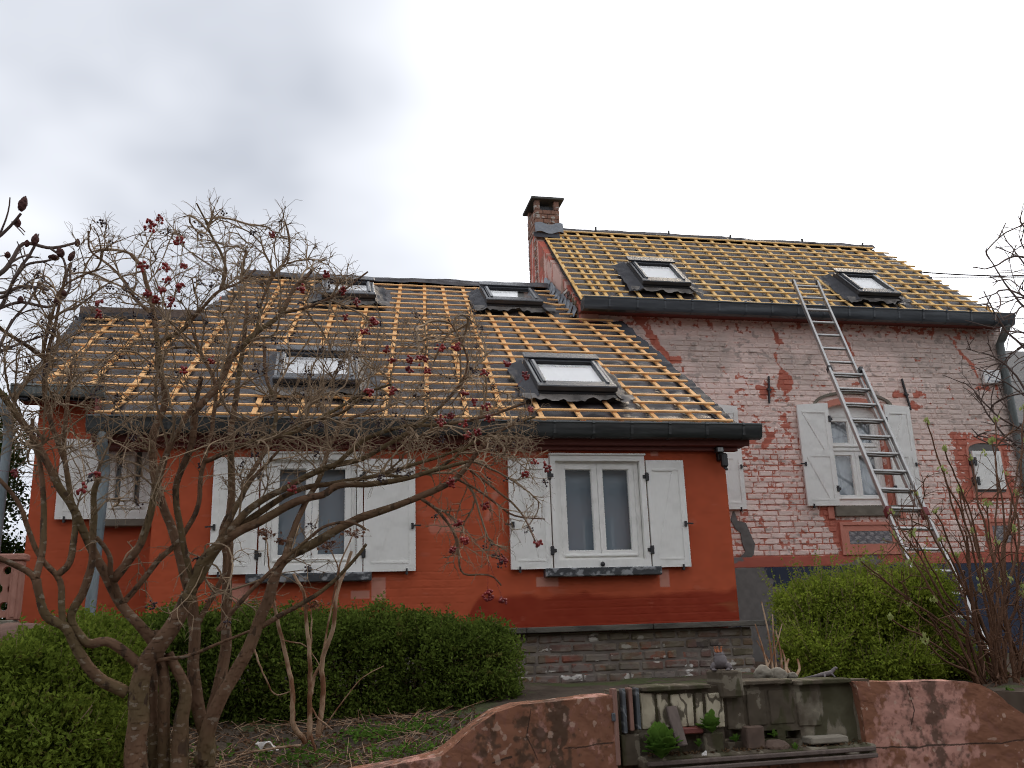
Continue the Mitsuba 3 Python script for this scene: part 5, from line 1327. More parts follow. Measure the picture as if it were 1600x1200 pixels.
# ------------------------------------------------------------------ hedges and bushes
def leafmass(key, ells, nclump, per, size, mt, seed, pw=3.0, rad=0.055, zmin=0.8, up=0.35, shoots=0, shoot_len=0.14, lump=0.10, width=0.5):
    """Leaf clumps over a union of rounded bodies (centre, radii); young shoots stand out of the top."""
    r = np.random.default_rng(seed)
    C = np.array([e[0] for e in ells], float); R_ = np.array([e[1] for e in ells], float)
    wts = (R_[:, 0] * R_[:, 2] + R_[:, 0] * R_[:, 1] + R_[:, 1] * R_[:, 2]); idx = r.choice(len(ells), nclump * 3, p=wts / wts.sum())
    d = r.normal(size=(len(idx), 3)); d /= np.linalg.norm(d, axis=1, keepdims=True)
    u = d / (np.abs(d) ** pw).sum(1, keepdims=True) ** (1 / pw)
    P = C[idx] + u * R_[idx]
    nrm = np.sign(u) * np.abs(u) ** (pw - 1) / R_[idx]; nrm /= np.linalg.norm(nrm, axis=1, keepdims=True)
    ins = np.zeros(len(P), bool)
    for k in range(len(ells)):
        w = (np.abs((P - C[k]) / R_[k]) ** pw).sum(1)
        ins |= (w < 0.90) & (idx != k)
    ok = ~ins & (P[:, 2] > zmin)
    P, nrm = P[ok][:nclump], nrm[ok][:nclump]
    P = P + nrm * (lump * 2 * (meshkit.fbm(P * 4.5, 4, seed) - 0.55) - np.abs(r.normal(0, 0.028, (len(P), 1)))[:, 0])[:, None]
    deep = r.permutation(len(P))[:len(P) // 2]
    P = np.concatenate([P, P[deep] - nrm[deep] * r.uniform(0.07, 0.20, (len(deep), 1))]); nrm = np.concatenate([nrm, nrm[deep]])
    n = len(P)
    cc = np.repeat(P, per, 0) + r.normal(0, rad * 0.6, (n * per, 3))
    sprig = np.repeat(nrm * 0.6 + r.normal(0, 0.5, (n, 3)) + [0, 0, up], per, 0)
    dd = sprig + r.normal(0, 0.75, (n * per, 3))
    ms = [leaves(cc, dd, size * r.uniform(0.65, 1.25, n * per), width, 0.3, r)]
    tw = None
    if shoots:
        t = r.permutation(n); t = t[(nrm[t, 2] > 0.25) | (r.random(n) < 0.22)][:shoots]
        L = shoot_len * r.uniform(0.4, 1.25, len(t))
        dv = nrm[t] * 0.6 + [0, 0, 0.8] + r.normal(0, 0.3, (len(t), 3)); dv /= np.linalg.norm(dv, axis=1, keepdims=True)
        e = P[t] + dv * L[:, None]
        tw = segs(P[t] - dv * 0.05, e, 0.0022, 0.0010, 3)
        m_ = 11
        tt = np.tile(np.linspace(0.15, 1, m_), len(t))[:, None]
        cc = np.repeat(P[t], m_, 0) + np.repeat(dv * L[:, None], m_, 0) * tt
        side = r.normal(0, 1, (len(cc), 3)) + np.repeat(dv, m_, 0) * 0.5; side /= np.linalg.norm(side, axis=1, keepdims=True)
        ms.append(leaves(cc + side * size * 0.42, side, size * r.uniform(0.6, 1.0, len(cc)), width, 0.3, r))
    add(key + '__foliage', ms, mt)
    tws = []
    for k in range(len(ells)):
        m_ = 26
        a = C[k] + [0, 0, -R_[k][2] * 0.95] + r.normal(0, 0.18, (m_, 3)) * R_[k]
        b = C[k] + r.uniform(-0.85, 0.85, (m_, 3)) * R_[k]
        tws.append(segs(a, b, 0.008, 0.003, 4))
    if tw is not None: tws.append(tw)
    add(key + '__stems', tws, 'm_twig')


HG = thing('box_hedge', 'long clipped green hedge in front of the orange cottage wall', 'hedge')
hr = np.random.default_rng(5); ells = []
for px_ in np.linspace(170, 742, 12):
    top_ = 960 + (18 if px_ < 260 else 0) + hr.uniform(-7, 6) + (16 if px_ > 720 else 0)
    z1 = at(px_, top_, 7.35)[2]; x = at(px_, 1000, 7.45)[0]
    z0 = 0.98
    ells.append(((x, 7.45 + hr.uniform(-.05, .05), (z0 + z1) / 2), (0.30, 0.42 + hr.uniform(-.04, .04), (z1 - z0) / 2)))
leafmass(HG, ells, 5200, 16, 0.034, 'm_hedge', 21, pw=3.2, zmin=1.0, shoots=420, shoot_len=0.11, lump=0.13)
HL = thing('garden_bush', 'bright green rounded bush filling the lower left corner', 'bush')
ells = []
for (px_, py_, y, rx, ry, rz) in ((20, 1130, 6.0, 0.50, 0.45, 0.42), (95, 1110, 6.3, 0.40, 0.42, 0.50), (60, 1180, 5.8, 0.45, 0.36, 0.34), (-60, 1150, 6.1, 0.45, 0.5, 0.42), (150, 1075, 6.7, 0.32, 0.40, 0.42)):
    p_ = at(px_, py_, y); ells.append((p_, (rx, ry, rz)))
leafmass(HL, ells, 3600, 16, 0.036, 'm_leftbush', 22, pw=2.4, zmin=0.75, shoots=330, shoot_len=0.12, lump=0.12)
HB = thing('garden_bush', 'dense bright green bush on the garden wall in front of the ladder foot', 'bush')
ells = []
for (px_, py_, y, rx, ry, rz) in ((1330, 985, 6.7, 0.50, 0.45, 0.38), (1290, 950, 6.7, 0.28, 0.34, 0.20), (1385, 930, 6.7, 0.40, 0.38, 0.23), (1420, 1010, 6.7, 0.34, 0.38, 0.30), (1270, 1020, 6.5, 0.24, 0.30, 0.22), (1445, 925, 6.8, 0.13, 0.22, 0.15), (1380, 1040, 6.4, 0.45, 0.32, 0.16)):
    p_ = at(px_, py_, y); ells.append((p_, (rx, ry, rz)))
leafmass(HB, ells, 4600, 16, 0.029, 'm_bush', 23, pw=2.1, zmin=1.18, shoots=760, shoot_len=0.22, lump=0.24, up=0.5)
HS = thing('garden_bush', 'low thin olive bush between the big bush and the rust-brown stems', 'bush')
ells = []
for (px_, py_, y, rx, ry, rz) in ((1490, 1025, 6.6, 0.15, 0.2, 0.16), (1510, 1045, 6.5, 0.16, 0.2, 0.12), (1475, 985, 6.8, 0.10, 0.12, 0.12)):
    p_ = at(px_, py_, y); ells.append((p_, (rx, ry, rz)))
leafmass(HS, ells, 750, 10, 0.022, 'm_bush', 24, pw=2.0, zmin=1.18, shoots=120, shoot_len=0.16, lump=0.14, rad=0.07)
HI = thing('ivy_hedge', 'tall dark ivy-covered hedge behind the left end of the cottage', 'hedge')
ells = []
for i in range(7):
    ells.append(((-3.22 - 0.42 * (i % 4) , 10.4 + 0.4 * (i // 4), 1.4 + 1.3 * (i % 2) + 0.35 * (i % 3)), (0.42, 0.5, 0.95)))
leafmass(HI, ells, 2000, 15, 0.055, 'm_ivy', 25, pw=2.5, zmin=0.9, shoots=120, shoot_len=0.3, lump=0.2, rad=0.11)

# weeds: single leafy plants, and the small stuff of the bed
def rosette(name, c, R_, n, mt, seed, lab, cat='weed', lift=0.7):
    r = np.random.default_rng(seed); V, F = [], []
    for k in range(n):
        a = r.uniform(0, 2 * np.pi); el_ = r.uniform(0.15, 1.2) * lift; L = R_ * r.uniform(0.6, 1.1); w = L * 0.22
        m_ = 7; t = np.linspace(0, 1, m_)
        rad = L * np.sin(np.clip(el_, 0, 1.4)) * t; h = L * np.cos(el_) * t - 0.55 * L * t**2 * np.sin(el_)
        ww = w * np.sin(np.pi * np.clip(t * 0.93 + 0.05, 0, 1)) * (1 + 0.35 * np.where(np.arange(m_) % 2, 1, -1))
        dx, dy = math.cos(a), math.sin(a)
        cen = np.stack([rad * dx, rad * dy, h], -1); s = np.array([-dy, dx, 0.0])
        base = len(V) and sum(len(v) for v in V)
        V.append(np.concatenate([cen + s * ww[:, None] + [0, 0, 0.006], cen, cen - s * ww[:, None] + [0, 0, 0.006]]))
        for i in range(m_ - 1):
            for o in (0, m_):
                F.append([base + o + i, base + o + i + 1, base + o + m_ + i + 1]); F.append([base + o + i, base + o + m_ + i + 1, base + o + m_ + i])
    m = trimesh.Trimesh(np.concatenate(V) + np.asarray(c), F, process=False)
    return add(name, m, mt, label=lab, cat=cat)


rosette('weed', at(1034, 1186, GY - 0.09), 0.20, 60, 'm_weed', 1, 'big fresh green leafy weed at the foot of the cream tiles')
rosette('weed', at(1113, 1145, GY - 0.02), 0.13, 34, 'm_weed', 2, 'small green leafy weed growing above the square clay block')
rosette('weed', at(1092, 1168, GY - 0.05), 0.05, 14, 'm_weed', 3, 'tiny weed in the shade left of the square clay block')
rosette('weed', at(1150, 1160, GY - 0.02), 0.05, 12, 'm_weed', 4, 'tiny weed in front of the first square hole')
rosette('weed', at(1210, 1152, GY + 0.0), 0.05, 12, 'm_weed', 5, 'tiny weed growing in the second square hole')
rosette('weed', at(1243, 1175, GY - 0.06), 0.05, 14, 'm_weed', 6, 'tiny weed on the shelf beside the dark lump of stone')
rosette('weed', at(1583, 1098, 5.5), 0.11, 30, 'm_weed', 7, 'leafy green weed behind the right shoulder of the garden wall', lift=0.9)
def on_soil(x, y): return np.array([x, y, float(soil_z(x, y))])
def soil_at(px_, py_):
    best = None
    for y in np.arange(5.4, 9.0, 0.02):
        p = at(px_, py_, y); z = float(soil_z(p[0], y))
        if p[2] <= z: return np.array([p[0], y, z])
    return np.array([p[0], 7.0, 1.1])
wr = np.random.default_rng(77); V = []
spots = [(575, 1150, 30), (620, 1150, 30), (560, 1160, 20), (690, 1140, 16), (650, 1175, 20), (600, 1185, 22), (460, 1190, 20), (430, 1180, 16), (520, 1190, 16), (660, 1135, 12), (510, 1170, 10), (330, 1185, 12), (700, 1150, 8)]
cc, dd = [], []
for (a, b, n) in spots:
    g = soil_at(a, b)
    for _ in range(n):
        x, y = g[0] + wr.normal(0, 0.10), np.clip(g[1] + wr.normal(0, 0.10), 5.5, 7.2)
        k = wr.integers(4, 9)
        cc.append(on_soil(x, y) + np.c_[wr.normal(0, 0.022, k), wr.normal(0, 0.022, k), wr.uniform(0.005, 0.05, k)]); dd.append(np.c_[wr.normal(0, 1, (k, 2)), wr.uniform(0.1, 0.9, k)])
cc, dd = np.concatenate(cc), np.concatenate(dd)
add('bed_weeds', leaves(cc, dd, wr.uniform(0.018, 0.042, len(cc)), 0.55, 0.3, wr), 'm_weed', label='small green weeds scattered over the bare bed below the hedge', cat='weeds', kind='stuff')
n = 3600
x, y = wr.uniform(-2.2, 1.1, n), wr.uniform(5.45, 7.1, n); c_ = np.stack([x, y, soil_z(x, y) + 0.006], -1)
add('leaf_litter', leaves(c_, np.c_[wr.normal(0, 1, (n, 2)), wr.normal(0, 0.25, n)], wr.uniform(0.012, 0.045, n), 0.6, 0.5, wr), 'm_dead_leaf', label='brown dead leaves littering the soil', cat='dead leaves', kind='stuff')
n = 420
x, y = wr.uniform(-1.8, 1.0, n), wr.uniform(5.45, 7.0, n); a_ = wr.uniform(0, np.pi, n); L = wr.uniform(0.04, 0.35, n)
p0 = np.stack([x, y, soil_z(x, y) + 0.004], -1); x1, y1 = x + np.cos(a_) * L, np.clip(y + np.sin(a_) * L, 5.42, 7.2)
p1 = np.stack([x1, y1, soil_z(x1, y1) + wr.uniform(0.004, 0.07, n)], -1)
add('fallen_twigs', segs(p0, p1, 0.0028, 0.0014, 4), 'm_pale_stem', label='thin dry twigs lying on the bed', cat='twigs', kind='stuff')
g = soil_at(416, 1186)
pm = grid(lambda u, v: (g[0] + 0.10 * (u - 0.5) + 0.02 * np.sin(v * 5), g[1] + 0.05 * (v - 0.5), g[2] + 0.03 + 0.05 * np.abs(np.sin(u * 3.0 + v)) + 0.02 * meshkit.noise(np.stack([u * 6, v * 6, 0 * u], -1), 3)), 14, 10)
add('crumpled_paper', pm, 'm_paper', smooth=True, label='crumpled white paper lying on the soil below the hedge', cat='litter')

# ------------------------------------------------------------------ bare shrubs: drawn limbs, then twigs that grow towards free space
class Grown:
    def __init__(self):
        self.P, self.par, self.rad, self.tip = [], [], [], []
        self.limbs = []

    def limb(self, pts3, r0, r1, snap=True, wob=0.008, seed=0, step=0.03):
        pts3 = np.asarray(pts3, float)
        L = np.linalg.norm(np.diff(pts3, axis=0), axis=1).sum(); n = max(5, int(L / step))
        p = smoothed(pts3, n)
        s = np.linspace(0, 1, n)
        ww = (meshkit.fbm(np.stack([s * L * 5, 0 * s, 0 * s + seed], -1)[:, None] + np.array([0, 3, 7])[None, :, None] * 1.7, 3, seed) - 0.5) * 2 * wob
        p = p + ww * np.clip(s * 6, 0, 1)[:, None]
        r = r0 + (r1 - r0) * s ** 0.9
        r = r * (1 + 0.10 * (meshkit.noise(np.stack([s * L * 9, 0 * s, 0 * s + seed], -1), 5) - 0.4))
        par = -1
        if snap and self.P:
            A = np.array(self.P); d = ((A - p[0]) ** 2).sum(1); par = int(d.argmin())
        i0 = len(self.P)
        for k in range(n):
            self.P.append(p[k]); self.par.append(par if k == 0 else i0 + k - 1); self.rad.append(r[k])
        self.limbs.append((p, r))
        return p

    def depth_near(self, q):
        """Depth y of the limb point that shows nearest to pixel q."""
        A = np.array(self.P); d = ((pix(A) - q) ** 2).sum(1); return float(A[d.argmin()][1])

    def link(self, A, start, lmax=0.75, seed=0, lift=0.06, wob=0.012, step=0.035, side=0.35, sl=(0.03, 0.10)):
        """Shoots: each point of A, nearest first, is reached by one gently bent shoot that leaves the best placed wood behind it;
        short side twigs stand along the shoots in opposite pairs."""
        r = np.random.default_rng(seed)
        P = [np.array(p) for p in self.P]; par = list(self.par); n0 = len(P)
        tan = [None] * n0
        for i in range(n0):
            q = par[i] if par[i] >= 0 else min(i + 1, n0 - 1)
            t = P[i] - P[q] if par[i] >= 0 else P[q] - P[i]
            tan[i] = t / (np.linalg.norm(t) + 1e-9)
        ids = np.array(start); d, _ = cKDTree(np.array(P)[ids]).query(A)
        A = np.asarray(A)[np.argsort(d + r.uniform(0, 0.10, len(d)))]
        alive = list(start); tree = None; built = 0
        for k, q in enumerate(A):
            if tree is None or len(alive) - built > 400:
                arr = np.array(alive); tree = cKDTree(np.array([P[i] for i in alive])); built = len(alive)
            dd, jj = tree.query(q, k=min(60, built))
            v = q - np.array([P[arr[j]] for j in jj]); L = np.linalg.norm(v, axis=1) + 1e-9
            c = (v / L[:, None] * np.array([tan[arr[j]] for j in jj])).sum(1)
            cost = L * (1 + 2.2 * (1 - c)) + (c < 0.35) * 9
            b = int(cost.argmin())
            if c[b] < 0.35 or L[b] > lmax or L[b] < 0.03: continue
            i0 = int(arr[jj[b]]); p0 = P[i0]; l = L[b]
            ctl = p0 + tan[i0] * l * 0.18 + (q - p0) * 0.36 + np.array([0, 0, lift * l]) + r.normal(0, 0.05, 3) * l
            n = max(3, int(l / step)); t = np.linspace(0, 1, n + 1)[1:, None]
            cur = (1 - t) ** 2 * p0 + 2 * t * (1 - t) * ctl + t * t * q + r.normal(0, wob, (n, 3)) * min(1, l) * 0.5
            pr = i0
            for m_, c_ in enumerate(cur):
                tg = c_ - P[pr]; tg /= np.linalg.norm(tg) + 1e-9
                P.append(c_); par.append(pr); tan.append(tg); pr = len(P) - 1; alive.append(pr)
                if r.random() < side * (0.4 + 0.6 * m_ / n):
                    ax1 = np.cross(tg, r.normal(size=3)); ax1 /= np.linalg.norm(ax1) + 1e-9
                    for sg in (-1, 1):
                        if r.random() < 0.2: continue
                        e = c_ + (tg * 0.75 + ax1 * sg * 0.8 + [0, 0, 0.15]) * r.uniform(*sl)
                        P.append(e); par.append(pr); tan.append((e - c_) / np.linalg.norm(e - c_))
        self.n0 = n0
        self.P, self.par = P, par
        return n0

    def twigs(self, rtip, expo=2.4, rmax=0.02):
        n = len(self.P); acc = np.zeros(n); kids = np.zeros(n, int)
        for i in range(n - 1, self.n0 - 1, -1):
            if kids[i] == 0: acc[i] = rtip ** expo
            if self.par[i] >= 0:
                acc[self.par[i]] += acc[i]; kids[self.par[i]] += 1
        rad = np.minimum(acc ** (1 / expo), rmax)
        i = np.arange(self.n0, n); pa = np.array([self.par[k] for k in i]); P = np.array(self.P)
        r0 = np.where(pa >= self.n0, rad[pa], rad[i])
        self.tips = i[kids[i] == 0]; self.trad = rad
        return segs(P[pa], P[i], r0, rad[i], 4)


def crown_points(polys, y_mean, y_sd, seed, ylim):
    r = np.random.default_rng(seed); out = []
    from shapely import contains_xy
    for poly, n in polys:
        pg_ = Polygon(poly); x0, z0, x1, z1 = pg_.bounds; k = 0
        while k < n:
            q = np.c_[r.uniform(x0, x1, 4 * n), r.uniform(z0, z1, 4 * n)]
            q = q[contains_xy(pg_, q[:, 0], q[:, 1])][: n - k]
            y = np.clip(r.normal(y_mean, y_sd, len(q)), *ylim)
            v = FWD + RIGHT * ((q[:, :1] - 800) / FOCAL) - UP * ((q[:, 1:] - 600) / FOCAL)
            out.append(EYE + v * (y[:, None] / v[:, 1:2])); k += len(q)
    return np.concatenate(out)


PXM = 259.0
SH = thing('berry_shrub', 'big bare multi-stemmed shrub with red berries in front of the cottage', 'shrub')
G = Grown()
# (pixels along the limb; thickness in pixels at its two ends; depth at its two ends, None = where it leaves the limb before it)
LIMBS = [
    ([(214, 1225), (214, 1170), (219, 1112), (219, 1069), (232, 1035), (258, 996), (283, 958), (296, 929)], 37, 24, 5.50, 5.40),
    ([(243, 1225), (240, 1160), (238, 1100), (241, 1040), (243, 985)], 21, 15, 5.68, 5.72),
    ([(256, 1225), (256, 1150), (256, 1066), (245, 1013), (222, 981), (192, 946), (166, 900), (131, 827), (114, 792), (90, 757), (58, 690), (23, 644), (-8, 600)], 22, 9, 5.62, 5.25),
    ([(278, 1225), (284, 1130), (292, 1085), (272, 1040), (262, 1020)], 32, 15, 5.55, 5.50),
    ([(318, 1225), (327, 1165), (315, 1127), (304, 1054), (303, 981), (297, 932), (288, 900), (262, 810), (248, 775), (239, 717), (240, 680), (258, 630), (252, 580), (246, 536), (243, 500), (238, 472), (230, 440), (222, 418), (205, 396)], 24, 7, 5.60, 5.75),
    ([(314, 1210), (333, 1110), (352, 1013), (355, 952), (356, 879), (362, 775), (362, 673), (372, 600), (381, 532), (386, 470)], 24, 7, 5.65, 6.0),
    ([(314, 1192), (335, 1112), (365, 1054), (402, 981), (417, 944), (443, 877), (490, 849), (561, 809), (603, 795), (654, 776), (713, 747), (740, 715), (760, 690)], 26, 8, 5.58, 5.15),
    ([(296, 929), (321, 871), (359, 839), (408, 813), (450, 790), (485, 778), (507, 773), (524, 761), (575, 757), (631, 748), (690, 733), (735, 722)], 20, 6, None, 5.25),
    ([(305, 915), (350, 846), (406, 800), (462, 767), (530, 753), (600, 742), (660, 722), (720, 700)], 14, 5, None, 5.45),
    ([(350, 843), (392, 792), (448, 762), (519, 728), (564, 717), (610, 692), (640, 672), (706, 616), (728, 590)], 14, 5, None, 5.35),
    ([(198, 1083), (157, 1060), (128, 1025), (99, 978), (73, 964), (58, 923), (56, 903)], 20, 12, None, 5.25),
    ([(58, 920), (55, 903), (20, 882), (-12, 870)], 11, 8, None, 5.15),
    ([(56, 903), (63, 879), (66, 850), (67, 780), (66, 746), (62, 720), (52, 690), (51, 655)], 12, 6, None, 5.4),
    ([(99, 978), (95, 940), (92, 905), (88, 898)], 11, 10, None, 5.32),
    ([(89, 899), (64, 873), (45, 830), (28, 788), (0, 746), (-15, 730)], 9, 6, None, 5.2),
    ([(89, 899), (105, 885), (114, 850), (117, 816), (108, 763), (100, 717), (104, 640), (112, 570)], 11, 6, None, 5.6),
    ([(218, 1040), (190, 1016), (163, 1002), (137, 1005), (124, 990), (112, 967), (128, 926), (142, 885), (146, 850), (148, 804), (150, 760), (156, 742)], 17, 9, None, 5.2),
    ([(192, 946), (184, 925), (170, 890), (172, 875), (163, 855), (150, 840)], 11, 7, None, 5.2),
    ([(178, 905), (204, 873), (222, 846), (239, 790), (254, 731), (265, 696), (280, 667), (306, 623), (315, 590)], 15, 7, None, 5.05),
    ([(190, 945), (222, 909), (252, 872), (280, 842), (309, 787), (316, 740), (319, 720), (332, 664), (336, 600), (312, 548), (302, 520)], 10, 6, None, 5.5),
    ([(318, 722), (379, 696), (450, 673), (500, 655), (540, 640), (575, 610)], 9, 5, None, 5.15),
    ([(300, 648), (344, 594), (370, 552), (400, 520), (440, 488), (460, 450), (490, 420)], 13, 6, 5.15, 5.35),
    ([(300, 905), (283, 830), (276, 760), (300, 690), (304, 640)], 10, 11, None, 5.15),
    ([(248, 535), (280, 518), (300, 496), (320, 476), (344, 452), (370, 444), (400, 420)], 9, 4, None, 5.6),
    ([(344, 452), (352, 425), (345, 395), (331, 370), (318, 340), (306, 318)], 6, 3, None, 5.5),
    ([(400, 522), (412, 470), (430, 430), (449, 403), (452, 370), (445, 345)], 6, 3, None, 5.3),
    ([(436, 490), (480, 480), (540, 452), (575, 425)], 6, 3, None, 5.2),
    ([(246, 500), (215, 470), (195, 440), (170, 415), (142, 390), (140, 360)], 7, 3, None, 5.5),
    ([(519, 731), (575, 684), (631, 666), (697, 662), (760, 650), (820, 630)], 9, 4, None, 5.1),
    ([(400, 691), (462, 672), (525, 640), (570, 615), (610, 600)], 8, 4, 5.0, 5.1),
    ([(600, 742), (640, 745), (700, 722), (740, 690), (790, 670), (838, 650)], 7, 4, None, 5.3),
    ([(654, 776), (690, 805), (715, 845), (722, 895), (770, 902), (782, 915)], 6, 2.5, None, 5.1),
    ([(713, 747), (760, 775), (800, 805), (850, 812)], 5, 2.5, None, 5.1),
    ([(735, 735), (780, 770), (812, 800), (836, 845)], 5, 2.5, 5.2, 5.0),
    ([(402, 981), (440, 960), (500, 925), (545, 885), (572, 851)], 10, 5, None, 5.3),
    ([(340, 985), (385, 930), (420, 895), (470, 852), (510, 820), (560, 818), (573, 826)], 8, 4, 5.35, 5.1),
    ([(232, 1035), (290, 1025), (340, 1005), (390, 985)], 7, 4, None, 5.2),
    ([(100, 717), (75, 640), (70, 570), (86, 512), (97, 449), (108, 410)], 9, 4, None, 5.4),
    ([(70, 560), (37, 535), (0, 512), (-20, 495)], 8, 5, None, 5.2),
    ([(66, 560), (80, 500), (98, 450), (130, 430), (155, 420)], 6, 3, None, 5.3),
    ([(706, 616), (724, 590), (730, 560), (712, 520), (700, 500)], 5, 2.5, None, 5.2),
    ([(330, 868), (365, 800), (390, 745), (420, 690), (430, 640), (415, 590), (412, 530)], 11, 6, None, 5.9),
    ([(443, 877), (470, 800), (500, 745), (515, 700), (540, 660), (600, 640)], 12, 5, None, 5.7),
    ([(303, 985), (335, 925), (352, 890), (345, 830), (380, 770), (440, 700)], 10, 5, None, 5.8),
]
for i, (pts, t0, t1, y0, y1) in enumerate(LIMBS):
    if y0 is None: y0 = G.depth_near(np.array(pts[0], float))
    p2 = np.array(pts, float); L = np.concatenate([[0], np.cumsum(np.linalg.norm(np.diff(p2, axis=0), axis=1))]); L /= L[-1]
    p3 = np.array([at(a, b, y0 + (y1 - y0) * l) for (a, b), l in zip(pts, L)])
    p, r = G.limb(p3, t0 * 0.86 / PXM / 2, t1 * 0.86 / PXM / 2, wob=0.010, seed=i), None
for i, (p, r) in enumerate(G.limbs):
    add(SH + ('__stem' if i < 7 else '__limb'), tube(p, r, 10 if i < 7 else 7), 'm_bark', smooth=True)
START = [k for k, p in enumerate(G.P) if pix(p)[1] < 905]
CROWN = [
    ([(20, 600), (60, 470), (110, 390), (135, 345), (170, 345), (205, 400), (235, 340), (270, 350), (300, 315), (340, 325), (372, 350), (400, 355), (445, 335), (470, 365), (500, 390), (530, 420), (575, 425), (560, 470), (470, 520), (300, 560), (100, 620)], 740),
    ([(0, 640), (100, 600), (300, 560), (470, 520), (560, 470), (600, 520), (560, 590), (450, 650), (250, 690), (40, 700)], 300),
    ([(450, 600), (560, 500), (600, 480), (680, 490), (745, 490), (765, 560), (830, 640), (845, 690), (800, 730), (720, 745), (600, 745), (500, 720), (430, 690)], 640),
    ([(20, 680), (250, 690), (450, 660), (520, 720), (440, 770), (300, 760), (180, 800), (60, 760)], 190),
    ([(690, 730), (830, 690), (860, 780), (840, 850), (790, 880), (720, 900), (690, 850), (660, 780)], 75),
    ([(120, 860), (300, 830), (420, 860), (500, 800), (560, 850), (450, 960), (250, 980)], 60),
    ([(0, 560), (40, 420), (100, 420), (120, 600), (40, 720), (0, 720)], 120)]
G.link(crown_points(CROWN, 5.40, 0.42, 41, (4.55, 6.4)), START, seed=42, side=0.26, sl=(0.03, 0.09))
add(SH + '__twigs', G.twigs(0.0018, 2.3, 0.009), 'm_twig', label='tangle of thin grey-brown twigs', kind='stuff')
TP = np.array(G.P); tips = G.tips
# flower-stalk whiskers at the twig ends
wr = np.random.default_rng(91)
up_tips = tips
p0 = np.repeat(TP[up_tips], 3, 0)
base_d = np.repeat(TP[up_tips] - TP[[G.par[k] for k in up_tips]], 3, 0); base_d /= np.linalg.norm(base_d, axis=1, keepdims=True) + 1e-9
dv = base_d + wr.normal(0, 0.55, base_d.shape); dv /= np.linalg.norm(dv, axis=1, keepdims=True)
p1 = p0 + dv * wr.uniform(0.02, 0.075, (len(p0), 1)); p2 = p1 + (dv + wr.normal(0, 0.4, dv.shape) - [0, 0, 0.5]) * wr.uniform(0.01, 0.03, (len(p0), 1))
bud = segs(TP[up_tips] - base_d[::3] * 0.004, TP[up_tips] + base_d[::3] * 0.013, 0.0042, 0.0014, 5)
add(SH + '__stalks', [segs(p0, p1, 0.0013, 0.0010, 3), segs(p1, p2, 0.0010, 0.0009, 3)], 'm_twig', kind='stuff')
add(SH + '__buds', bud, 'm_twig', kind='stuff')
ico = trimesh.creation.icosphere(1, 1.0)


def cluster(c, n, R_, rb_, r):
    ms, a, b = [], [], []
    for _ in range(n):
        o = r.normal(0, 1, 3); o = o / np.linalg.norm(o) * R_ * r.uniform(0.3, 1.0) + [0, 0, -0.35 * R_]
        m = ico.copy(); m.apply_scale([rb_ * r.uniform(0.75, 1.1)] * 3); m.apply_translation(c + o); ms.append(m); a.append(c); b.append(c + o)
    return ms, segs(a, b, 0.0011, 0.0009, 3)


RED = [(254, 450), (280, 445), (229, 456), (289, 413), (224, 414), (261, 435), (267, 470), (244, 464), (155, 472), (153, 487), (235, 345), (250, 340), (236, 354), (280, 375), (259, 416), (613, 562), (641, 559), (659, 559), (688, 542), (713, 540), (584, 501), (570, 514), (604, 543), (640, 574), (666, 578), (577, 609), (725, 613), (740, 625), (705, 646), (690, 655), (726, 660), (764, 652), (746, 674), (732, 680), (758, 633), (793, 565), (613, 609), (757, 581), (822, 585), (830, 637), (834, 721), (855, 727), (821, 737), (535, 452), (539, 493), (583, 500), (472, 449), (509, 427), (557, 469), (706, 750), (758, 788), (718, 818), (725, 843), (708, 856), (786, 874), (457, 759), (150, 740), (22, 737), (128, 763), (840, 845), (785, 935), (762, 927), (288, 575), (330, 560), (425, 365)]
TPX = pix(TP[G.n0:]); rc = np.random.default_rng(17)
stalk = []
for q in RED:
    d = ((TPX - q) ** 2).sum(1); near_ = np.argsort(d)[:8]; k = int(near_[TP[G.n0 + near_][:, 1].argmin()]); y = TP[G.n0 + k][1]
    c = at(q[0], q[1], y)
    ms, st = cluster(c, int(rc.integers(9, 17)), rc.uniform(0.022, 0.036), 0.0084, rc)
    add(SH + '__berry_cluster', ms + [st] + [segs([TP[G.n0 + k]], [c], 0.0016, 0.0012, 3)], 'm_berry', smooth=True)
for k in rc.choice(tips, min(190, len(tips)), replace=False):
    c = TP[k] + rc.normal(0, 0.012, 3) - [0, 0, 0.012]
    ms, st = cluster(c, int(rc.integers(5, 11)), rc.uniform(0.018, 0.032), 0.0058, rc)
    add(SH + '__dry_berry_cluster', ms + [st, segs([TP[k]], [c], 0.0014, 0.0012, 3)], 'm_dry_berry', smooth=True)

# the sumac reaching in from the left, with its dark cones
SU = thing('sumac', 'bare sumac branches with dark red cones reaching in from the left edge', 'shrub')
S_ = Grown()
SL = [([(-330, 1100), (-260, 800), (-150, 560), (-60, 450), (0, 428), (22, 402), (37, 379), (80, 386), (120, 380)], 40, 6, 5.2, 5.3), ([(-90, 480), (-40, 395), (0, 366), (19, 346), (30, 332)], 13, 6, None, 5.1), ([(-40, 440), (0, 457), (40, 446), (76, 453)], 10, 5, None, 5.3), ([(-150, 560), (-60, 520), (0, 480), (24, 430), (45, 400), (54, 384)], 12, 6, None, 5.2),
      ([(76, 386), (96, 400), (104, 440)], 6, 5, None, 5.3), ([(-60, 530), (0, 480), (30, 470), (80, 478), (100, 465), (111, 412)], 9, 5, None, 5.4), ([(19, 346), (26, 350)], 5, 5, None, 5.15), ([(0, 366), (10, 340), (14, 310)], 5, 3, None, 5.1), ([(-20, 470), (10, 460), (20, 440), (38, 415), (80, 405)], 8, 5, None, 5.0), ([(0, 540), (20, 500), (45, 470), (60, 440)], 7, 4, 5.2, 5.3), ([(-30, 560), (10, 545), (50, 530), (90, 515)], 8, 4, 5.2, 5.4)]
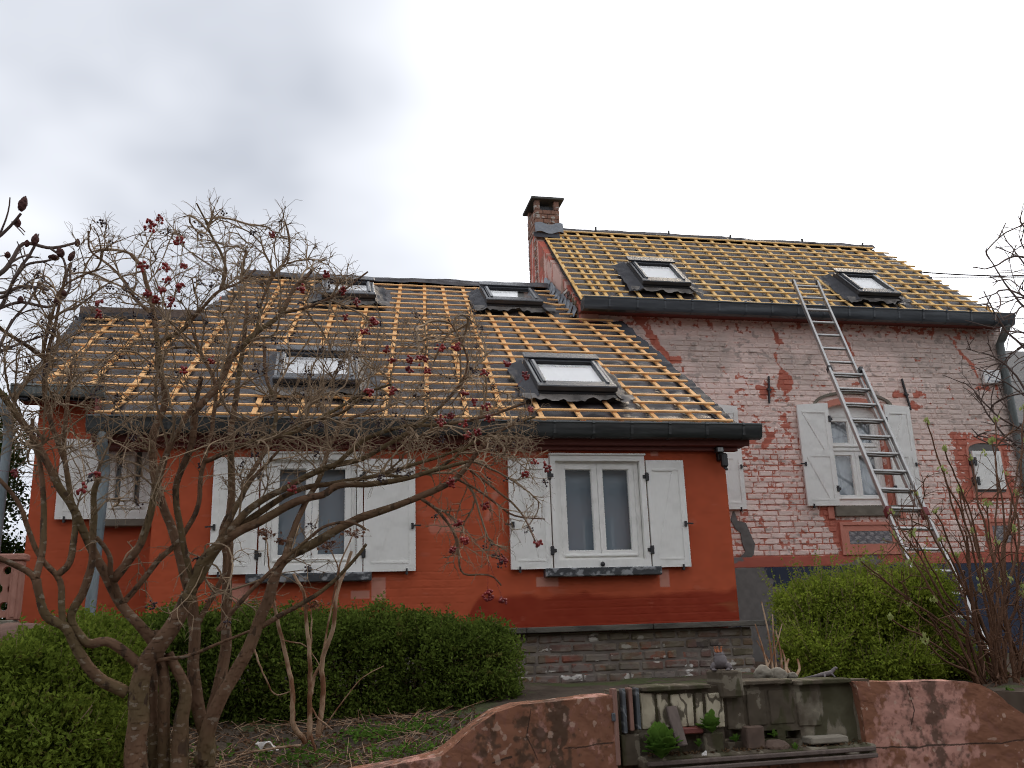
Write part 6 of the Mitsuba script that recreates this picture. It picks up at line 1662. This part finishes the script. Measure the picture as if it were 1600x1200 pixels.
for i, (pts, t0, t1, y0, y1) in enumerate(SL):
    if y0 is None: y0 = S_.depth_near(np.array(pts[0], float))
    L = np.linspace(0, 1, len(pts))
    S_.limb(np.array([at(a, b, y0 + (y1 - y0) * l) for (a, b), l in zip(pts, L)]), t0 / 275 / 2, t1 / 275 / 2, wob=0.012, seed=60 + i)
for p, r in S_.limbs:
    add(SU + '__limb', tube(p, r * 0.66, 7), 'm_dark_twig', smooth=True)
S_.link(crown_points([([(-30, 560), (0, 400), (40, 350), (110, 380), (120, 450), (60, 540), (0, 600)], 60)], 5.25, 0.2, 8, (4.8, 5.7)), [k for k, p in enumerate(S_.P) if pix(p)[0] > -60], seed=9, side=0.1)
add(SU + '__twigs', S_.twigs(0.0032, 2.3, 0.010), 'm_dark_twig', kind='stuff')
for (a, b, w, h, ang) in ((36, 318, 13, 26, 0.2), (28, 348, 9, 15, 0), (55, 374, 11, 20, 0.1), (94, 394, 12, 17, -0.4), (112, 400, 9, 18, 0.35), (84, 402, 16, 9, 0), (12, 398, 9, 11, 0), (42, 380, 8, 12, 0), (121, 379, 8, 14, 0), (88, 470, 8, 11, 0), (32, 468, 9, 12, 0), (100, 458, 8, 10, 0)):
    c = at(a, b, 5.15)
    m = trimesh.creation.icosphere(3, 1.0); v = m.vertices
    taper = 1 - 0.55 * np.clip(v[:, 2], 0, 1) ** 1.3
    v = v * (1 + 0.28 * (meshkit.noise(v * 5.5 + a, 3) - 0.5))[:, None]
    v = np.c_[v[:, 0] * taper * w / 280 / 2, v[:, 1] * taper * w / 280 / 2, v[:, 2] * h / 280 / 2]
    ca, sa = math.cos(ang), math.sin(ang); v = np.c_[v[:, 0] * ca + v[:, 2] * sa, v[:, 1], -v[:, 0] * sa + v[:, 2] * ca]
    m.vertices = v + c
    add(SU + '__cone', m, 'm_cone', smooth=True)

# dead hydrangea canes in the bed
HY = thing('dry_hydrangea', 'pale peeling hydrangea canes with dead flower heads before the hedge', 'shrub')
hy = 6.0
for pts, t in (([(478, 1160), (458, 1131), (458, 1087), (447, 1025), (434, 969), (425, 928)], 11), ([(484, 1156), (484, 1100), (483, 1009), (478, 966), (475, 928), (459, 897)], 10), ([(497, 1152), (505, 1075), (503, 1034), (520, 984), (527, 925), (541, 886), (549, 862)], 11), ([(486, 1085), (492, 1055), (503, 1034)], 8), ([(397, 1012), (412, 1053), (434, 1086), (455, 1080)], 4), ([(503, 1030), (512, 980), (523, 920), (527, 880), (513, 855)], 4), ([(527, 925), (532, 880), (545, 850), (553, 832)], 4), ([(425, 928), (420, 880), (416, 838)], 4), ([(484, 1020), (487, 985), (486, 950)], 4), ([(486, 1105), (500, 1125), (520, 1140)], 4), ([(480, 1130), (490, 1165), (497, 1195)], 7), ([(440, 1000), (478, 1010), (500, 1040)], 3), ([(470, 1165), (420, 1170), (370, 1180)], 5), ([(497, 1150), (540, 1090), (565, 1060), (600, 1040)], 3)):
    p3 = smoothed([at(a, b, hy + 0.05 * math.sin(a)) for a, b in pts], 4 * len(pts))
    p3 = p3 + (meshkit.noise(p3 * 30, 3)[:, None] - 0.5) * 0.008
    add(HY + '__cane', tube(p3, np.linspace(t, t * 0.55, len(p3)) / 240 / 2 * 0.78, 7), 'm_pale_stem', smooth=True)
for (a, b, R_) in ((416, 832, 0.04), (513, 850, 0.055), (553, 830, 0.05), (487, 943, 0.045), (440, 845, 0.02)):
    c = at(a, b, hy); o = rc.normal(0, 1, (40, 3)) * [R_, R_, R_ * 0.45]
    add(HY + '__flower_head', [leaves(c + o, rc.normal(0, 1, (40, 3)) - [0, 0, 0.4], rc.uniform(0.016, 0.03, 40), 0.8, 0.5, rc), segs(np.repeat(c[None] - [0, 0, R_ * .6], 40, 0), c + o, 0.0012, 0.001, 3)], 'm_dry_flower')

# rust-brown stems with opening buds, right
RS = thing('budding_shrub', 'rust-brown many-stemmed shrub with pale opening buds at the right edge', 'shrub')
B_ = Grown(); br = np.random.default_rng(33)
TIPS = [(1449, 662), (1476, 702), (1474, 735), (1500, 770), (1432, 772), (1428, 835), (1396, 800), (1345, 878), (1400, 840), (1460, 800), (1517, 720), (1555, 655), (1548, 690), (1600, 690), (1570, 740), (1590, 770), (1540, 790), (1502, 765), (1470, 845), (1372, 900), (1440, 905), (1410, 930), (1585, 830), (1610, 720), (1625, 690), (1560, 850), (1520, 830), (1490, 870), (1425, 950), (1460, 940), (1390, 965), (1448, 1000), (1535, 910), (1650, 780), (1640, 860), (1575, 900), (1600, 640), (1530, 880)]
for i, (a, b) in enumerate(TIPS):
    bx, by_ = br.uniform(1545, 1625), br.uniform(1110, 1150)
    y0 = br.uniform(6.0, 6.5); y1 = y0 + br.uniform(-0.55, 0.45)
    m1 = (bx + (a - bx) * 0.30 + br.normal(0, 8), by_ + (b - by_) * 0.42 + br.normal(0, 8)); m2 = (bx + (a - bx) * 0.68 + br.normal(0, 8), by_ + (b - by_) * 0.74 + br.normal(0, 8))
    pts = [at(bx, by_, y0), at(*m1, y0 + (y1 - y0) * .4), at(*m2, y0 + (y1 - y0) * .7), at(a, b, y1)]
    B_.limb(pts, br.uniform(4, 9) / 225 / 2, 2.2 / 225 / 2, snap=False, wob=0.022, seed=100 + i)
    p, r = B_.limbs[-1]
    add(RS + '__stem', tube(p, r, 6), 'm_rust_stem', smooth=True)
n_main = len(B_.P)
B_.link(crown_points([([(1400, 760), (1520, 700), (1600, 650), (1660, 700), (1660, 1000), (1600, 1120), (1540, 1100), (1440, 1000), (1350, 900)], 420), ([(1480, 900), (1620, 850), (1640, 1120), (1540, 1110)], 420)], 6.15, 0.28, 12, (5.6, 6.9)), list(range(n_main)), seed=14, side=0.12)
add(RS + '__twigs', B_.twigs(0.0022, 2.4, 0.008), 'm_rust_stem', kind='stuff')
BP = np.array(B_.P)
budpts = [p[-1] for p, r in B_.limbs] + [BP[k] for k in br.choice(B_.tips, min(36, len(B_.tips)), replace=False) if pix(BP[k])[1] < 960]
for c in budpts:
    k = 9; s_ = br.uniform(0.6, 1.15)
    add(RS + '__bud', leaves(c + br.normal(0, 0.011, (k, 3)) + [0, 0, 0.012], br.normal(0, 0.45, (k, 3)) + [0, 0, 0.9], br.uniform(0.03, 0.055, k) * s_, 0.5, 0.5, br), 'm_bud')

# dry stalks between plinth and bush
DS = thing('dry_stalks', 'few broken dry stalks between the brick plinth and the green bush', 'plant')
for (a, b, c, d, t) in ((1200, 1045, 1180, 975, 4), (1208, 1050, 1190, 940, 4), (1214, 1052, 1207, 960, 4), (1222, 1055, 1212, 985, 4), (1228, 1055, 1222, 1015, 5), (1236, 1056, 1232, 1030, 6), (1212, 1050, 1182, 1000, 3), (1243, 1058, 1246, 1030, 6), (1196, 1048, 1222, 975, 3)):
    p3 = smoothed([at(a, b, 6.0), at((a + c) / 2 + br.normal(0, 3), (b + d) / 2, 6.05), at(c, d, 6.1)], 9)
    add(DS + '__stalk', tube(p3, np.linspace(t, t * .5, 9) / 235 / 2, 5), 'm_pale_stem', smooth=True)

# the bare tree beyond the right edge
RT = thing('bare_tree', 'dark bare tree whose branches reach in at the right edge of the brick house', 'tree')
R2 = Grown()
base = at(1860, 1060, 9.3); base[2] = 1.1
R2.limb([base, at(1850, 900, 9.3), at(1830, 760, 9.2), at(1800, 600, 9.2), at(1770, 470, 9.1)], 0.11, 0.05, snap=False, wob=0.02, seed=300)
BR = [([(1815, 680), (1700, 560), (1600, 480), (1543, 400)], .04), ([(1790, 560), (1680, 450), (1610, 370), (1592, 338)], .035), ([(1780, 520), (1660, 440), (1590, 400), (1545, 420), (1522, 418)], .03), ([(1830, 740), (1700, 640), (1620, 560), (1560, 500), (1538, 455)], .035), ([(1840, 800), (1700, 700), (1610, 620), (1560, 560), (1508, 545)], .035), ([(1835, 780), (1720, 720), (1620, 680), (1560, 650), (1510, 600)], .03), ([(1840, 820), (1720, 760), (1640, 720), (1580, 690), (1522, 612)], .03), ([(1845, 860), (1740, 760), (1640, 660), (1590, 610), (1545, 585)], .03), ([(1770, 480), (1700, 380), (1640, 310), (1610, 270)], .03), ([(1842, 850), (1700, 745), (1620, 700), (1540, 690), (1520, 680)], .025), ([(1700, 560), (1640, 490), (1580, 455), (1530, 468)], .02), ([(1805, 640), (1690, 520), (1620, 440), (1580, 385), (1566, 358)], .03)]
for i, (pts, r0) in enumerate(BR):
    y1 = 9.0 + 0.9 * (((i * 37) % 10) / 10 - 0.5); n = len(pts)
    R2.limb([at(a, b, 9.25 + (y1 - 9.25) * k / (n - 1)) for k, (a, b) in enumerate(pts)], r0, 0.006, wob=0.02, seed=310 + i)
for i, (p, r) in enumerate(R2.limbs):
    add(RT + ('__trunk' if i == 0 else '__limb'), tube(p, r, 8), 'm_dark_twig', smooth=True)
R2.link(crown_points([([(1510, 420), (1560, 350), (1620, 300), (1800, 300), (1820, 800), (1640, 740), (1540, 690), (1500, 600)], 520)], 9.1, 0.5, 15, (8.2, 10.2)), list(range(30, len(R2.P))), lmax=1.3, seed=16, side=0.12, sl=(0.08, 0.22), step=0.08)
add(RT + '__twigs', R2.twigs(0.0048, 2.3, 0.02), 'm_dark_twig', kind='stuff')

# ------------------------------------------------------------------ across the road, behind the camera: the row that shades the front garden
mat('m_far_brick', lambda p, n, uv: mix((0.16, 0.075, 0.055), (0.25, 0.125, 0.09), fbm(p.x * 2, p.y * 2, p.z * 3, 4)), 0.9)
for i, (x0, x1, h, lab) in enumerate(((-15, -5.2, 5.6, 'brick house across the road, left one of the row'), (-5.1, 4.2, 6.4, 'brick house across the road, middle one of the row'), (4.3, 14.5, 5.8, 'brick house across the road, right one of the row'))):
    OH = thing('opposite_house', lab, 'house')
    w_ = rect(x0, x1, 0, h); holes = []
    for fx_ in np.linspace(x0 + 1.2, x1 - 2.2, 4):
        for fz in (0.9, 3.6): holes.append((fx_, fx_ + 1.0, fz, fz + 1.4))
    for q in holes: w_ = w_.difference(rect(*q))
    add(OH + '__wall', prism_xz(w_, -9.3, -9.0), 'm_far_brick')
    add(OH + '__wall', box(x0, x1, -17, -9.6, 0, h), 'm_far_brick')
    for q in holes:
        add(OH + '__window', prism_xz(rect(*q).difference(rect(q[0] + .08, q[1] - .08, q[2] + .08, q[3] - .08)), -9.2, -9.1), 'm_white')
        add(OH + '__pane', box(q[0] + .08, q[1] - .08, -9.17, -9.15, q[2] + .08, q[3] - .08), 'm_black_alu')
    add(OH + '__roof', prism_yz(Polygon([(-17.4, h), (-13, h + 3.2), (-8.6, h), (-8.6, h + 0.15), (-13, h + 3.4), (-17.4, h + 0.15)]), x0, x1), 'm_slate')
